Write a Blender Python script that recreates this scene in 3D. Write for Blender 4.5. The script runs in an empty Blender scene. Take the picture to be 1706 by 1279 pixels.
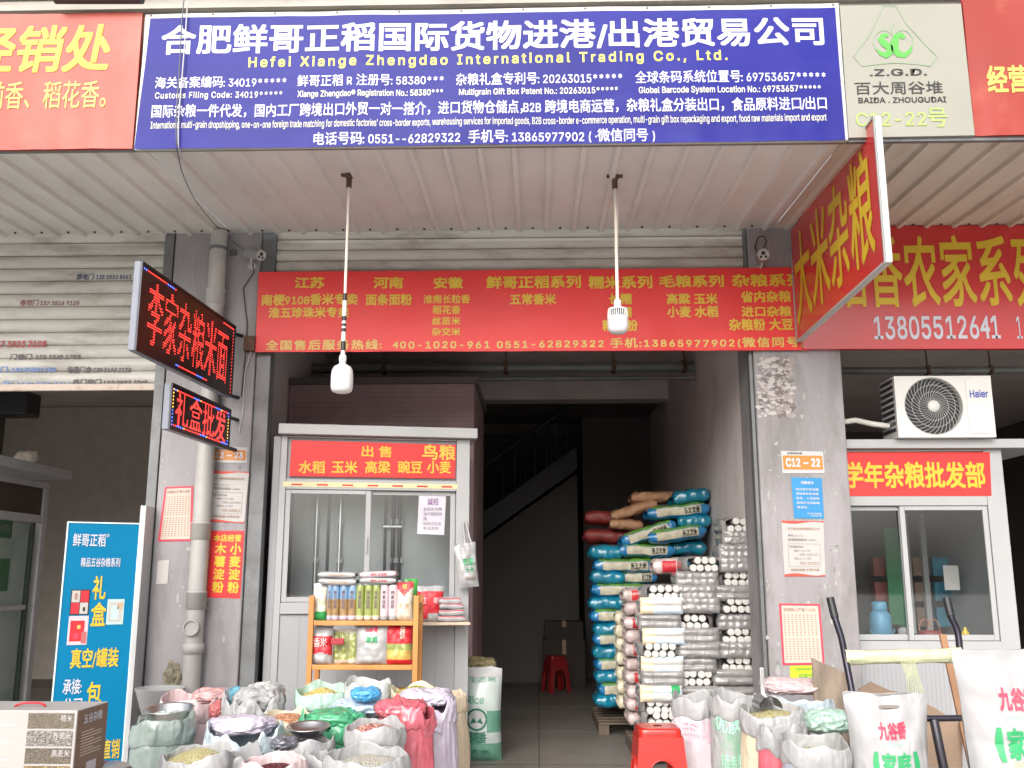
import bpy, math, random
from mathutils import Vector, Matrix, noise
R = math.radians
random.seed(7)
SC = bpy.context.scene
COL = SC.collection

# ------------------------------------------------------------------ camera, sky, sun, exposure
F, PITCH, YAW, EYE = 1600.0, R(11.31), R(1.5), 1.35
PW, PH = 1706.0, 1279.0
cam = bpy.data.cameras.new('camera')
cam.sensor_width = 36.0
cam.lens = F / PW * 36.0
cam.clip_end = 500
camo = bpy.data.objects.new('camera', cam)
camo.location = (0, 0, EYE)
camo.rotation_euler = (R(90) + PITCH, 0, YAW)
COL.objects.link(camo)
SC.camera = camo

SC.render.engine = 'CYCLES'
SC.cycles.use_denoising = True
SC.cycles.max_bounces = 10
SC.cycles.diffuse_bounces = 5
SC.cycles.transparent_max_bounces = 12
SC.cycles.caustics_reflective = False
SC.cycles.caustics_refractive = False
SC.view_settings.view_transform = 'Standard'
SC.view_settings.look = 'None'
SC.view_settings.gamma = 1.0
SC.view_settings.use_curve_mapping = False
SC.view_settings.exposure = 0.85

SUN_EL, SUN_AZ = R(34), R(195)          # low soft light from behind the camera (bright overcast)
W = bpy.data.worlds.new('World')
SC.world = W
W.use_nodes = True
nt = W.node_tree
bg = nt.nodes['Background']
sky = nt.nodes.new('ShaderNodeTexSky')
sky.sky_type = 'NISHITA'
sky.sun_disc = False
sky.sun_elevation = SUN_EL
sky.sun_rotation = SUN_AZ
sky.dust_density = 6.0
sky.ozone_density = 0.6
hs = nt.nodes.new('ShaderNodeHueSaturation')
hs.inputs['Saturation'].default_value = 0.30
nt.links.new(sky.outputs[0], hs.inputs['Color'])
nt.links.new(hs.outputs[0], bg.inputs['Color'])
bg.inputs['Strength'].default_value = 0.15
sl = bpy.data.lights.new('sun', 'SUN')
sl.energy = 0.5
sl.angle = R(60)
sl.color = (1.0, 0.96, 0.9)
so = bpy.data.objects.new('sun', sl)
so.rotation_euler = (R(90) - SUN_EL, 0, R(180) - SUN_AZ)
so.location = (0, -5, 12)
COL.objects.link(so)

# ------------------------------------------------------------------ pixel geometry
CR = camo.rotation_euler.to_matrix()
EYEV = Vector((0, 0, EYE))
def ray(px, py):
    return CR @ Vector(((px - PW / 2) / F, (PH / 2 - py) / F, -1.0))
def at(px, py, Y):
    d = ray(px, py)
    return EYEV + d * (Y / d.y)
def ground(px, py, z=0.0):
    d = ray(px, py)
    return EYEV + d * ((z - EYE) / d.z)
def mpp(px, py, Y):
    return (at(px + 1, py, Y) - at(px, py, Y)).length

class Pl:
    """A plane with in-plane axes u (to the viewer's right) and v (up)."""
    def __init__(s, o, u, v):
        s.o = Vector(o); s.u = Vector(u).normalized(); s.v = Vector(v).normalized()
        s.n = s.u.cross(s.v)
        if s.n.y > 0 and abs(s.n.y) > 1e-6: s.n = -s.n
    def px(s, x, y):
        d = ray(x, y)
        t = (s.o - EYEV).dot(s.n) / d.dot(s.n)
        p = EYEV + d * t - s.o
        return p.dot(s.u), p.dot(s.v)
    def w(s, a, b, d=0.0):
        return s.o + s.u * a + s.v * b + s.n * d
    def box(s, x0, y0, x1, y1):
        xm, ym = (x0 + x1) / 2, (y0 + y1) / 2
        return (s.px(x0, ym)[0], s.px(xm, y1)[1], s.px(x1, ym)[0], s.px(xm, y0)[1])
def FP(Y):
    return Pl((0, Y, 0), (1, 0, 0), (0, 0, 1))

# ------------------------------------------------------------------ materials
def lin(c):
    return tuple((x / 12.92 if x <= 0.04045 else ((x + 0.055) / 1.055) ** 2.4) for x in c)
def rgb(*c):
    return lin(tuple(x / 255 for x in c))
MATS = {}
def M(name, c, rough=0.5, metal=0.0, var=0.08, scale=6.0, bump=0.0, bscale=60.0, spec=0.5, coat=0.0,
      dirt=None, dscale=3.0, damt=0.5, dlo=0.52, dhi=0.7, stretch=None, alpha=1.0, sheen=0.0, emit=0.0, sss=0.0, crinkle=0.0, cscale=15.0, cstretch=(1, 1, 0.55)):
    if name in MATS: return MATS[name]
    m = bpy.data.materials.new(name); m.use_nodes = True
    t = m.node_tree; N = t.nodes; L = t.links
    b = N['Principled BSDF']
    b.inputs['Roughness'].default_value = rough
    b.inputs['Metallic'].default_value = metal
    b.inputs['Specular IOR Level'].default_value = spec
    b.inputs['Coat Weight'].default_value = coat
    b.inputs['Coat Roughness'].default_value = 0.12
    if sss:
        b.inputs['Subsurface Weight'].default_value = sss
        b.inputs['Subsurface Radius'].default_value = (0.02, 0.02, 0.02)
    tc = N.new('ShaderNodeTexCoord')
    mp = N.new('ShaderNodeMapping')
    if stretch: mp.inputs['Scale'].default_value = stretch
    g = N.new('ShaderNodeNewGeometry')
    L.new(g.outputs['Position'], mp.inputs['Vector'])
    n = N.new('ShaderNodeTexNoise'); n.inputs['Scale'].default_value = scale; n.inputs['Detail'].default_value = 6
    L.new(mp.outputs[0], n.inputs['Vector'])
    r = N.new('ShaderNodeValToRGB')
    lo = tuple(max(0, x * (1 - var)) for x in c) + (1,)
    hi = tuple(min(1, x * (1 + var)) for x in c) + (1,)
    r.color_ramp.elements[0].position = 0.35; r.color_ramp.elements[0].color = lo
    r.color_ramp.elements[1].position = 0.65; r.color_ramp.elements[1].color = hi
    L.new(n.outputs['Fac'], r.inputs[0])
    out = r.outputs[0]
    if dirt is not None:
        n2 = N.new('ShaderNodeTexNoise'); n2.inputs['Scale'].default_value = dscale; n2.inputs['Detail'].default_value = 10
        n2.inputs['Roughness'].default_value = 0.68
        L.new(mp.outputs[0], n2.inputs['Vector'])
        mr = N.new('ShaderNodeMapRange')
        mr.inputs['From Min'].default_value = dlo; mr.inputs['From Max'].default_value = dhi
        mr.inputs['To Max'].default_value = damt
        L.new(n2.outputs['Fac'], mr.inputs['Value'])
        mx = N.new('ShaderNodeMix'); mx.data_type = 'RGBA'
        L.new(mr.outputs[0], mx.inputs[0]); L.new(out, mx.inputs[6]); mx.inputs[7].default_value = tuple(dirt) + (1,)
        out = mx.outputs[2]
    L.new(out, b.inputs['Base Color'])
    if bump:
        n3 = N.new('ShaderNodeTexNoise'); n3.inputs['Scale'].default_value = bscale; n3.inputs['Detail'].default_value = 5
        L.new(mp.outputs[0], n3.inputs['Vector'])
        bp = N.new('ShaderNodeBump'); bp.inputs['Strength'].default_value = bump; bp.inputs['Distance'].default_value = 0.01
        L.new(n3.outputs['Fac'], bp.inputs['Height']); L.new(bp.outputs[0], b.inputs['Normal'])
    if crinkle:
        mc = N.new('ShaderNodeMapping'); mc.inputs['Scale'].default_value = cstretch
        L.new(g.outputs['Position'], mc.inputs['Vector'])
        n4 = N.new('ShaderNodeTexNoise'); n4.noise_type = 'RIDGED_MULTIFRACTAL'; n4.inputs['Scale'].default_value = cscale; n4.inputs['Detail'].default_value = 4
        n4.inputs['Roughness'].default_value = 0.55; n4.inputs['Distortion'].default_value = 0.6
        L.new(mc.outputs[0], n4.inputs['Vector'])
        bc = N.new('ShaderNodeBump'); bc.inputs['Strength'].default_value = min(1.0, crinkle * 1.4); bc.inputs['Distance'].default_value = 0.02
        L.new(n4.outputs['Fac'], bc.inputs['Height'])
        if b.inputs['Normal'].links: L.new(b.inputs['Normal'].links[0].from_socket, bc.inputs['Normal'])
        L.new(bc.outputs[0], b.inputs['Normal'])
    if emit:
        b.inputs['Emission Color'].default_value = tuple(c) + (1,)
        b.inputs['Emission Strength'].default_value = emit
    if alpha < 1: b.inputs['Alpha'].default_value = alpha
    MATS[name] = m
    return m

def grainmat(name, cols, scale=70.0, rough=0.6):
    if name in MATS: return MATS[name]
    m = bpy.data.materials.new(name); m.use_nodes = True
    t = m.node_tree; N = t.nodes; L = t.links; b = N['Principled BSDF']
    g = N.new('ShaderNodeNewGeometry')
    v = N.new('ShaderNodeTexVoronoi'); v.inputs['Scale'].default_value = scale
    L.new(g.outputs['Position'], v.inputs['Vector'])
    sp = N.new('ShaderNodeSeparateColor'); L.new(v.outputs['Color'], sp.inputs[0])
    r = N.new('ShaderNodeValToRGB'); r.color_ramp.interpolation = 'CONSTANT'
    r.color_ramp.elements[0].color = tuple(cols[0]) + (1,)
    r.color_ramp.elements[1].position = 1 / len(cols); r.color_ramp.elements[1].color = tuple(cols[1]) + (1,)
    for i, c in enumerate(cols[2:]):
        e = r.color_ramp.elements.new((i + 2) / len(cols)); e.color = tuple(c) + (1,)
    L.new(sp.outputs[0], r.inputs[0])
    L.new(r.outputs[0], b.inputs['Base Color'])
    bp = N.new('ShaderNodeBump'); bp.inputs['Strength'].default_value = 1.0; bp.inputs['Distance'].default_value = 0.02
    bp.invert = True
    L.new(v.outputs['Distance'], bp.inputs['Height']); L.new(bp.outputs[0], b.inputs['Normal'])
    b.inputs['Roughness'].default_value = rough
    MATS[name] = m
    return m

def glassmat(name, tint=(0.9, 0.92, 0.92), k=0.78):
    m = bpy.data.materials.new(name); m.use_nodes = True
    t = m.node_tree; N = t.nodes; L = t.links
    N.remove(N['Principled BSDF'])
    tr = N.new('ShaderNodeBsdfTransparent'); tr.inputs[0].default_value = tuple(tint) + (1,)
    gl = N.new('ShaderNodeBsdfGlossy'); gl.inputs['Roughness'].default_value = 0.03; gl.inputs[0].default_value = (0.9, 0.9, 0.9, 1)
    lw = N.new('ShaderNodeLayerWeight'); pw_ = N.new('ShaderNodeMath'); pw_.operation = 'POWER'; pw_.inputs[1].default_value = 4.0
    L.new(lw.outputs['Facing'], pw_.inputs[0])
    fr = N.new('ShaderNodeMath'); fr.operation = 'MULTIPLY_ADD'; fr.inputs[1].default_value = .8; fr.inputs[2].default_value = .06
    L.new(pw_.outputs[0], fr.inputs[0])
    mx = N.new('ShaderNodeMixShader')
    L.new(fr.outputs[0], mx.inputs[0]); L.new(tr.outputs[0], mx.inputs[1]); L.new(gl.outputs[0], mx.inputs[2])
    L.new(mx.outputs[0], N['Material Output'].inputs[0])
    MATS[name] = m
    return m

DIRT = rgb(92, 88, 84)
concrete = M('pillar_paint', rgb(142, 139, 142), 0.75, var=0.08, scale=2.5, dirt=rgb(104, 100, 97), dscale=3.0, damt=0.75, dlo=.48, dhi=.74, stretch=(1.6, 1, .5), bump=0.35, bscale=30)
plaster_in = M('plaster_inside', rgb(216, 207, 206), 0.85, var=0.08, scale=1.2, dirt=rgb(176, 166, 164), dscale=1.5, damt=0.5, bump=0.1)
plaster_shaded = M('plaster_shaded', rgb(104, 98, 96), 0.9, var=0.1, scale=1.0, bump=0.1)  # dark tone puts the dimness of the deep shops into the wall colour
soffit = M('canopy_sheet', rgb(206, 204, 200), 0.55, var=0.05, scale=1.5, dirt=rgb(150, 140, 132), dscale=1.6, damt=0.25, stretch=(1.6, 0.8, 1))
soffit_mid = M('canopy_sheet_rosy', rgb(204, 204, 203), 0.5, var=0.05, scale=1.5, dirt=rgb(150, 146, 142), dscale=1.6, damt=0.25, stretch=(1.6, 0.8, 1))
soffit_tan = M('canopy_sheet_tan', rgb(196, 184, 171), 0.55, var=0.05, scale=1.5, dirt=rgb(146, 132, 118), dscale=2.0, damt=0.4, stretch=(3, 0.6, 1))
shutterm = M('shutter_paint', rgb(188, 187, 181), 0.45, var=0.05, scale=3, dirt=rgb(128, 118, 108), dscale=2.4, damt=0.75, dlo=.47, stretch=(0.8, 1, 3))
railm = M('guide_rail_metal', rgb(108, 110, 112), 0.5, metal=0.3, var=0.12, scale=6, dirt=rgb(80, 78, 76), dscale=8, damt=0.6, bump=0.15)
blackm = M('black_plastic', rgb(32, 32, 36), 0.45)
whitep = M('white_plastic', rgb(175, 175, 176), 0.35, var=0.03)
alum = M('white_aluminium', rgb(160, 161, 163), 0.35, var=0.03, scale=3, dirt=rgb(170, 170, 170), dscale=5, damt=0.4)
panelw = M('kiosk_panel', rgb(151, 152, 156), 0.45, var=0.03, scale=2, dirt=rgb(160, 160, 164), dscale=3, damt=0.4)
pvc = M('grey_pvc', rgb(162, 160, 158), 0.45, var=0.05, dirt=rgb(140, 136, 132), dscale=5, damt=0.5)
steel = M('steel', rgb(214, 214, 216), 0.3, metal=1.0, var=0.03)
darkmetal = M('dark_metal', rgb(64, 62, 68), 0.35, metal=0.6, var=0.1)
rust = M('rusty_iron', rgb(86, 62, 50), 0.8, var=0.3, scale=30)
wood = M('orange_wood', rgb(184, 126, 65), 0.5, var=0.16, scale=4, stretch=(1, 1, 0.3), bump=0.05)
red_vinyl = M('red_banner_vinyl', rgb(212, 52, 52), 0.42, var=0.08, scale=1.6, bump=0.22, bscale=2.5, spec=.35, dirt=rgb(196, 66, 64), dscale=1.6, damt=.5, stretch=(.7, 1, 1.5))
red_left = M('faded_red_vinyl', rgb(158, 59, 43), 0.36, var=0.08, scale=1.5, bump=0.25, bscale=2.5, spec=.4, dirt=rgb(176, 98, 80), dscale=1.4, damt=.6)
red_sign = M('red_sign_sheet', rgb(187, 45, 47), 0.22, var=0.04, scale=1.0, coat=.3)
blue_vinyl = M('blue_banner_vinyl', rgb(22, 23, 119), 0.45, var=0.1, scale=1.5, bump=0.25, bscale=2.2, spec=0.22, dirt=rgb(48, 50, 140), dscale=2, damt=.5, stretch=(.6, 1, 1.6))
white_vinyl = M('white_vinyl', rgb(176, 178, 176), 0.4, var=0.03)
plate_cream = M('cream_sign_sheet', rgb(142, 141, 131), 0.45, var=0.04, scale=2)
yellow_ink = M('yellow_ink', rgb(202, 171, 43), 0.45, var=0.05)
gold_ink = M('gold_ink', rgb(200, 173, 86), 0.45, var=0.05)
lemon_ink = M('lemon_ink', rgb(214, 209, 86), 0.45, var=0.03)
pale_ink = M('pale_ink', rgb(202, 202, 180), 0.45, var=0.03)
white_ink = M('white_ink', rgb(193, 194, 205), 0.45, var=0.02)
black_ink = M('black_ink', rgb(34, 34, 36), 0.5, var=0.05)
green_ink = M('green_ink', rgb(47, 144, 76), 0.45, var=0.06)
lime_ink = M('lime_ink', rgb(151, 171, 97), 0.5, var=0.05)
logo_green = M('logo_green', rgb(79, 160, 65), 0.5, var=0.06)
red_ink = M('red_ink', rgb(185, 36, 47), 0.45, var=0.06)
pink_ink = M('pink_ink', rgb(214, 176, 190), 0.5)
blue_ink = M('blue_ink', rgb(88, 130, 196), 0.5)
grey_ink = M('grey_ink', rgb(128, 126, 130), 0.6)
paper = M('paper', rgb(173, 169, 167), 0.7, var=0.03)
paper_pink = M('pinkish_paper', rgb(187, 173, 162), 0.7, var=0.03)
orange_plate = M('orange_enamel', rgb(185, 117, 43), 0.4, var=0.04)
blue_paper = M('blue_paper', rgb(38, 126, 180), 0.55, var=0.05)
lime_paper = M('lime_paper', rgb(185, 200, 36), 0.6, var=0.05)
brown = M('brown_print', rgb(110, 86, 72), 0.6, var=0.06)
glass = glassmat('window_glass')

# ------------------------------------------------------------------ mesh builder
# the Latin sans face bundled with Blender itself; without it the built-in font is used
def bundled(name):
    try:
        import os
        return bpy.data.fonts.load(os.path.join(bpy.utils.system_resource('DATAFILES'), 'fonts', name))
    except Exception:
        return None
LATIN = bundled('Inter.woff2')
TXT = {}
def ink(s, sp, fnt):
    c = bpy.data.curves.new('lettering', 'FONT')
    c.body = s; c.size = 1.0; c.space_character = sp; c.resolution_u = 3
    if fnt: c.font = fnt
    o = bpy.data.objects.new('lettering', c)
    COL.objects.link(o)
    bpy.context.view_layer.update()
    me = o.to_mesh()
    vs = [(v.co.x, v.co.y) for v in me.vertices]
    fs = [tuple(p.vertices) for p in me.polygons]
    o.to_mesh_clear()
    bpy.data.objects.remove(o); bpy.data.curves.remove(c)
    return vs, fs
def glyphs(s, sp=1.0):
    """outline mesh of a line of lettering, scaled to the unit square: Latin runs in the sans face, characters in the built-in one."""
    k = (s, sp)
    if k not in TXT:
        runs = []
        for ch in s:
            lat = 2 if ch == '4' else 1 if ord(ch) < 0x2000 else 0      # the sans face's 4 does not fill cleanly
            if runs and ((runs[-1][0] == lat and lat != 2) or ch == ' '): runs[-1][1] += ch
            else: runs.append([lat, ch])
        vs, fs, x = [], [], 0.0
        for lat, r in runs:
            lead = len(r) - len(r.lstrip()); tail = len(r) - len(r.rstrip())
            v, f = ink(r.strip(), sp, LATIN if lat == 1 else None)
            if not v: continue
            if lat == 2:
                q = max(p[1] for p in ink('1', sp, LATIN)[0]) / max(p[1] for p in v); v = [(p[0] * q, p[1] * q) for p in v]
            if lat and any(not q_[0] for q_ in runs): v = [(p[0] * 1.16, p[1] * 1.2) for p in v]
            x0 = min(p[0] for p in v); x1 = max(p[0] for p in v)
            x += lead * .3 * sp + (.07 + .5 * (sp - 1) if vs else 0)
            b = len(vs)
            vs += [(p[0] - x0 + x, p[1]) for p in v]; fs += [tuple(b + i for i in q) for q in f]
            x += x1 - x0 + tail * .3 * sp
        x0 = min(v[0] for v in vs); x1 = max(v[0] for v in vs)
        y0 = min(v[1] for v in vs); y1 = max(v[1] for v in vs)
        ok = []
        for f in fs:
            a = sum(vs[f[i]][0] * vs[f[(i + 1) % len(f)]][1] - vs[f[(i + 1) % len(f)]][0] * vs[f[i]][1] for i in range(len(f)))
            ok.append(f if a >= 0 else f[::-1])
        TXT[k] = ([((v[0] - x0) / (x1 - x0 or 1), (v[1] - y0) / (y1 - y0 or 1)) for v in vs], ok, x1 - x0, y1 - y0)
    return TXT[k]

class MB:
    def __init__(s):
        s.v = []; s.f = []; s.m = []; s.mats = []; s.sm = []
    def slot(s, m):
        if m not in s.mats: s.mats.append(m)
        return s.mats.index(m)
    def add(s, vs, fs, m, smooth=False):
        b = len(s.v); k = s.slot(m)
        s.v += [Vector(x) for x in vs]
        for f in fs:
            s.f.append(tuple(b + i for i in f)); s.m.append(k); s.sm.append(smooth)
    def hexa(s, c, m):
        """c: 8 corners, bottom loop ccw then top loop ccw (seen from above)."""
        s.add(c, [(3, 2, 1, 0), (4, 5, 6, 7), (0, 1, 5, 4), (1, 2, 6, 5), (2, 3, 7, 6), (3, 0, 4, 7)], m)
    def box(s, x0, x1, y0, y1, z0, z1, m, T=None):
        c = [(x0, y0, z0), (x1, y0, z0), (x1, y1, z0), (x0, y1, z0), (x0, y0, z1), (x1, y0, z1), (x1, y1, z1), (x0, y1, z1)]
        if T is not None: c = [T @ Vector(p) for p in c]
        s.hexa(c, m)
    def slab(s, pl, q, d0, d1, m):
        """q: 4 uv corners TL TR BR BL, from d0 (back) to d1 (front)."""
        tl, tr, br, bl = q
        c = [pl.w(*bl, d1), pl.w(*br, d1), pl.w(*br, d0), pl.w(*bl, d0), pl.w(*tl, d1), pl.w(*tr, d1), pl.w(*tr, d0), pl.w(*tl, d0)]
        s.hexa(c, m)
    def rect(s, pl, u0, v0, u1, v1, d0, d1, m):
        s.slab(pl, ((u0, v1), (u1, v1), (u1, v0), (u0, v0)), d0, d1, m)
    def pbox(s, Y, x0, y0, x1, y1, depth, m):
        """a box whose front face (at world Y) covers the picture rectangle, reaching back by depth."""
        pl = FP(Y); u0, v0, u1, v1 = pl.box(x0, y0, x1, y1)
        s.box(u0, u1, Y, Y + depth, v0, v1, m)
    def tube(s, pts, r, m, n=10, caps=True, r1=None, smooth=True):
        pts = [Vector(p) for p in pts]; vs = []; fs = []
        N = len(pts); up = None
        for i, p in enumerate(pts):
            d = (pts[min(i + 1, N - 1)] - pts[max(i - 1, 0)]).normalized()
            if up is None: up = Vector((0, 0, 1)) if abs(d.z) < 0.9 else Vector((1, 0, 0))
            a = d.cross(up).normalized(); b = a.cross(d); up = b
            rr = r if r1 is None else r + (r1 - r) * i / (N - 1)
            for j in range(n):
                t = 2 * math.pi * j / n
                vs.append(p + a * (math.cos(t) * rr) + b * (math.sin(t) * rr))
        for i in range(N - 1):
            for j in range(n):
                k = (j + 1) % n
                fs.append((i * n + j, i * n + k, (i + 1) * n + k, (i + 1) * n + j))
        s.add(vs, fs, m, smooth)
        if caps:
            s.add(vs[:n], [tuple(range(n))[::-1]], m); s.add(vs[-n:], [tuple(range(n))], m)
    def lathe(s, prof, m, n=32, T=None, caps=(True, True), smooth=True):
        vs = []
        for r, z in prof:
            for j in range(n):
                t = 2 * math.pi * j / n
                p = Vector((r * math.cos(t), r * math.sin(t), z))
                vs.append(T @ p if T is not None else p)
        fs = []
        for i in range(len(prof) - 1):
            for j in range(n):
                k = (j + 1) % n
                fs.append((i * n + j, i * n + k, (i + 1) * n + k, (i + 1) * n + j))
        s.add(vs, fs, m, smooth)
        if caps[0]: s.add(vs[:n], [tuple(range(n))[::-1]], m)
        if caps[1]: s.add(vs[-n:], [tuple(range(n))], m)
    def grid(s, fn, nu, nv, m, closed=False, smooth=True):
        """fn(u, v) with u, v in 0..1; m: a material or a function (u, v) -> material."""
        cu = nu if closed else nu + 1
        vs = [fn(i / nu, j / nv) for j in range(nv + 1) for i in range(cu)]
        b = len(s.v); s.v += [Vector(x) for x in vs]
        for j in range(nv):
            for i in range(nu):
                k = (i + 1) % cu if closed else i + 1
                mm = m((i + 0.5) / nu, (j + 0.5) / nv) if callable(m) else m
                s.f.append((b + j * cu + i, b + j * cu + k, b + (j + 1) * cu + k, b + (j + 1) * cu + i))
                s.m.append(s.slot(mm)); s.sm.append(smooth)
    def text(s, pl, st, box, m, d=0.003, w=0.0, sp=1.0, shear=0.0):
        """lettering laid on plane pl, its ink filling box (u0, v0, u1, v1)."""
        g, fs, gw, gh = glyphs(st, sp)
        u0, v0, u1, v1 = box
        jit = [(0, 0)] if w == 0 else [(-w, -w), (w, -w), (w, w), (-w, w), (0, 0)]
        bx = abs(u1 - u0) / max(gw, .2); by = (v1 - v0) / max(gh, .2)
        for k, (jx, jy) in enumerate(jit):
            s.add([pl.w(u0 + (u1 - u0) * x + jx * bx + shear * (y - .5) * (v1 - v0), v0 + (v1 - v0) * y + jy * by, d + 0.0002 * k) for x, y in g], fs, m)
    def text_on(s, fn, st, box, m, d=0.003, w=0.0, sp=1.0):
        """lettering draped on surface fn(u, v)."""
        g, fs, gw, gh = glyphs(st, sp)
        u0, v0, u1, v1 = box
        jit = [(0, 0)] if w == 0 else [(-w, -w), (w, w), (w, -w), (-w, w)]
        bx = (u1 - u0) / max(gw, .2); by = (v1 - v0) / max(gh, .2)
        for k, (jx, jy) in enumerate(jit):
            vs = []
            for x, y in g:
                u = u0 + (u1 - u0) * x + jx * bx; v = v0 + (v1 - v0) * y + jy * by
                p = fn(u, v); e = 0.004
                n = (fn(u + e, v) - p).cross(fn(u, v + e) - p)
                n = n.normalized() if n.length > 1e-12 else Vector((0, -1, 0))
                vs.append(p + n * (d + 0.0002 * k))
            s.add(vs, fs, m)
    def build(s, name, parent=None, bevel=0.0, origin=None):
        me = bpy.data.meshes.new(name)
        o0 = Vector(origin) if origin is not None else Vector((0, 0, 0))
        if parent is not None and origin is None: o0 = parent.location.copy()
        me.from_pydata([v - o0 for v in s.v], [], s.f)
        for m in s.mats: me.materials.append(m)
        me.polygons.foreach_set('material_index', s.m)
        me.polygons.foreach_set('use_smooth', s.sm)
        me.update()
        o = bpy.data.objects.new(name, me)
        COL.objects.link(o)
        if parent is not None:
            o.parent = parent
            if origin is not None: o.location = o0 - parent.location
        else: o.location = o0
        if bevel:
            b = o.modifiers.new('bevel', 'BEVEL'); b.width = bevel; b.segments = 2; b.limit_method = 'ANGLE'; b.angle_limit = R(40)
        return o

def tag(o, label, cat, group=None):
    o['label'] = label; o['category'] = cat
    if group: o['group'] = group
    return o
def thing(name, label, cat, loc=(0, 0, 0), group=None, rotz=0.0):
    o = bpy.data.objects.new(name, None); COL.objects.link(o)
    o.location = loc; o.rotation_euler = (0, 0, rotz); o.empty_display_size = 0.1
    return tag(o, label, cat, group)
def structure(o):
    o['kind'] = 'structure'; return o
def part(o, label):
    o['label'] = label; return o
def cpy(root, loc, rotz=None, label=None):
    r = root.copy(); COL.objects.link(r); r.location = loc
    if rotz is not None: r.rotation_euler = (0, 0, rotz)
    if label: r['label'] = label
    for ch in list(root.children):
        c = ch.copy(); COL.objects.link(c); c.parent = r
        for g in list(ch.children):
            d = g.copy(); COL.objects.link(d); d.parent = c
    return r
def nz(p, s=1.0, seed=0.0):
    return noise.noise(Vector((p[0] * s + seed, p[1] * s - seed * 1.7, p[2] * s + seed * 0.37)))

# ------------------------------------------------------------------ levels
YP = 6.90            # pillar fronts
YF = 5.21            # canopy front edge
ZW = at(850, 384, YP).z
ZF = at(815, 238, YF).z
CSL = (ZW - ZF) / (YP - YF)
def canopy_z(y): return ZF + CSL * (y - YF)
def on_canopy(px, py):
    d = ray(px, py)
    # EYE + t dz = ZF + CSL*(t dy - YF)
    t = (ZF - CSL * YF - EYE) / (d.z - CSL * d.y)
    return EYEV + d * t
XL0, XL1 = at(266, 757, YP).x, at(416, 757, YP).x       # left pillar
XR0, XR1 = at(1266, 800, YP).x, at(1415, 800, YP).x     # right pillar
XE = 7.5
ZC = ZW + 0.06

# ------------------------------------------------------------------ ground, floors
def ground_mat():
    m = M('paving', rgb(196, 193, 188), 0.8, var=0.08, scale=1.5, dirt=rgb(108, 104, 100), dscale=1.2, damt=0.5, bump=0.2)
    return m
g = MB(); g.box(-60, 60, -60, YP + .05, -0.3, 0.0, ground_mat()); structure(g.build('ground'))
g = MB()
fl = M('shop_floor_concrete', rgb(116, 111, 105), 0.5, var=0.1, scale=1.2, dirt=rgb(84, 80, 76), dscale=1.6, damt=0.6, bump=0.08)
seam = M('floor_joint', rgb(70, 66, 62), 0.8)
g.box(-9, 9, YP + .05, 17, -0.3, 0.0, fl)
xs = ground(898, 1245).x
for k in range(-3, 4):
    g.box(xs + k * 1.6 - .004, xs + k * 1.6 + .004, YP + .06, 16.9, 0.0, 0.003, seam)
for k in range(5):
    g.box(-8.9, 8.9, YP + .5 + k * 1.6, YP + .508 + k * 1.6, 0.0, 0.0035, seam)
structure(g.build('shop_floor'))

# ------------------------------------------------------------------ the building
B = thing('market_building', 'long grey market building with painted pillars and open shop bays', 'building', (0, YP, 0))
for (x0, x1) in ((XL0, XL1), (XR0, XR1)):
    p = MB(); p.box(x0, x1, YP, YP + .55, 0, ZC - .004, concrete)
    p.build('pillar', B, bevel=0.012)
p = MB()
p.box(-XE, XL0 - .003, YP + .12, YP + .5, ZC - .35, ZC - .004, plaster_shaded)
p.box(XL1 + .003, XR0 - .003, YP + .12, YP + .5, ZC - .35, ZC - .004, plaster_shaded)
p.box(XR1 + .003, XE, YP + .12, YP + .5, ZC - .35, ZC - .004, plaster_shaded)
p.build('lintel', B)
XWL, XWR = at(400, 800, YP + .5).x, at(1256, 800, YP + .3).x
p = MB(); p.box(XWL - .25, XWL, YP + .553, 16, 0, 3.7, plaster_in); p.box(XWR, XWR + .25, YP + .553, 16, 0, 3.7, plaster_in)
p.build('party_wall', B)
for xw_ in (-XE - .2, XE):
    p = MB(); p.box(xw_, xw_ + .2, YP, 16, 0, 3.7, plaster_shaded); p.build('end_wall', B)
p = MB(); p.box(-XE, XE, 16, 16.2, 0, 3.7, plaster_shaded); p.build('rear_wall', B)
p = MB(); p.box(-XE - .2, XE + .2, YP + .5, 16.2, 3.703, 3.9, plaster_in); p.build('ceiling', B)
p = MB(); p.box(-XE + .003, XWL - .26, 13.2, 13.4, 0, 3.69, M('left_shop_wall', rgb(196, 188, 180), .85, var=.06)); p.build('partition_wall', B)
# mezzanine front beam inside the middle shop
YB = 11.6
zb0, zb1 = at(950, 665, YB).z, at(950, 630, YB).z
p = MB(); p.box(XWL + .003, XWR - .003, YB, YB + .3, zb0, zb1, plaster_in); p.build('mezzanine_beam', B)
p = MB(); p.box(XWL + .003, XWR - .003, YB + .303, 14.2, zb1 - .15, zb1 - .003, plaster_shaded); p.build('mezzanine_floor', B)
p = MB()
xa = at(971, 800, 13.6).x
p.box(xa, XWR - .003, 13.6, 13.75, 0, zb1 - .16, plaster_shaded)
p.build('inner_wall', B)
# wall above the canopy that carries the sign boards
parap = M('upper_wall_render', rgb(176, 172, 164), 0.8, var=0.08, dirt=rgb(120, 112, 104), dscale=2, damt=0.6, stretch=(0.5, 1, 3))
p = MB(); p.box(-XE, XE, YF + .10, YF + .3, ZF + .04, ZF + 1.9, parap)
zz = at(600, 14, YF + .1).z
p.box(-XE, XE, YF + .05, YF + .097, zz - .01, zz + .05, parap)
p.box(-XE, XE, YF - .02, YF + .047, zz + .09, zz + .5, parap)
p.build('upper_wall', B)

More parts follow.
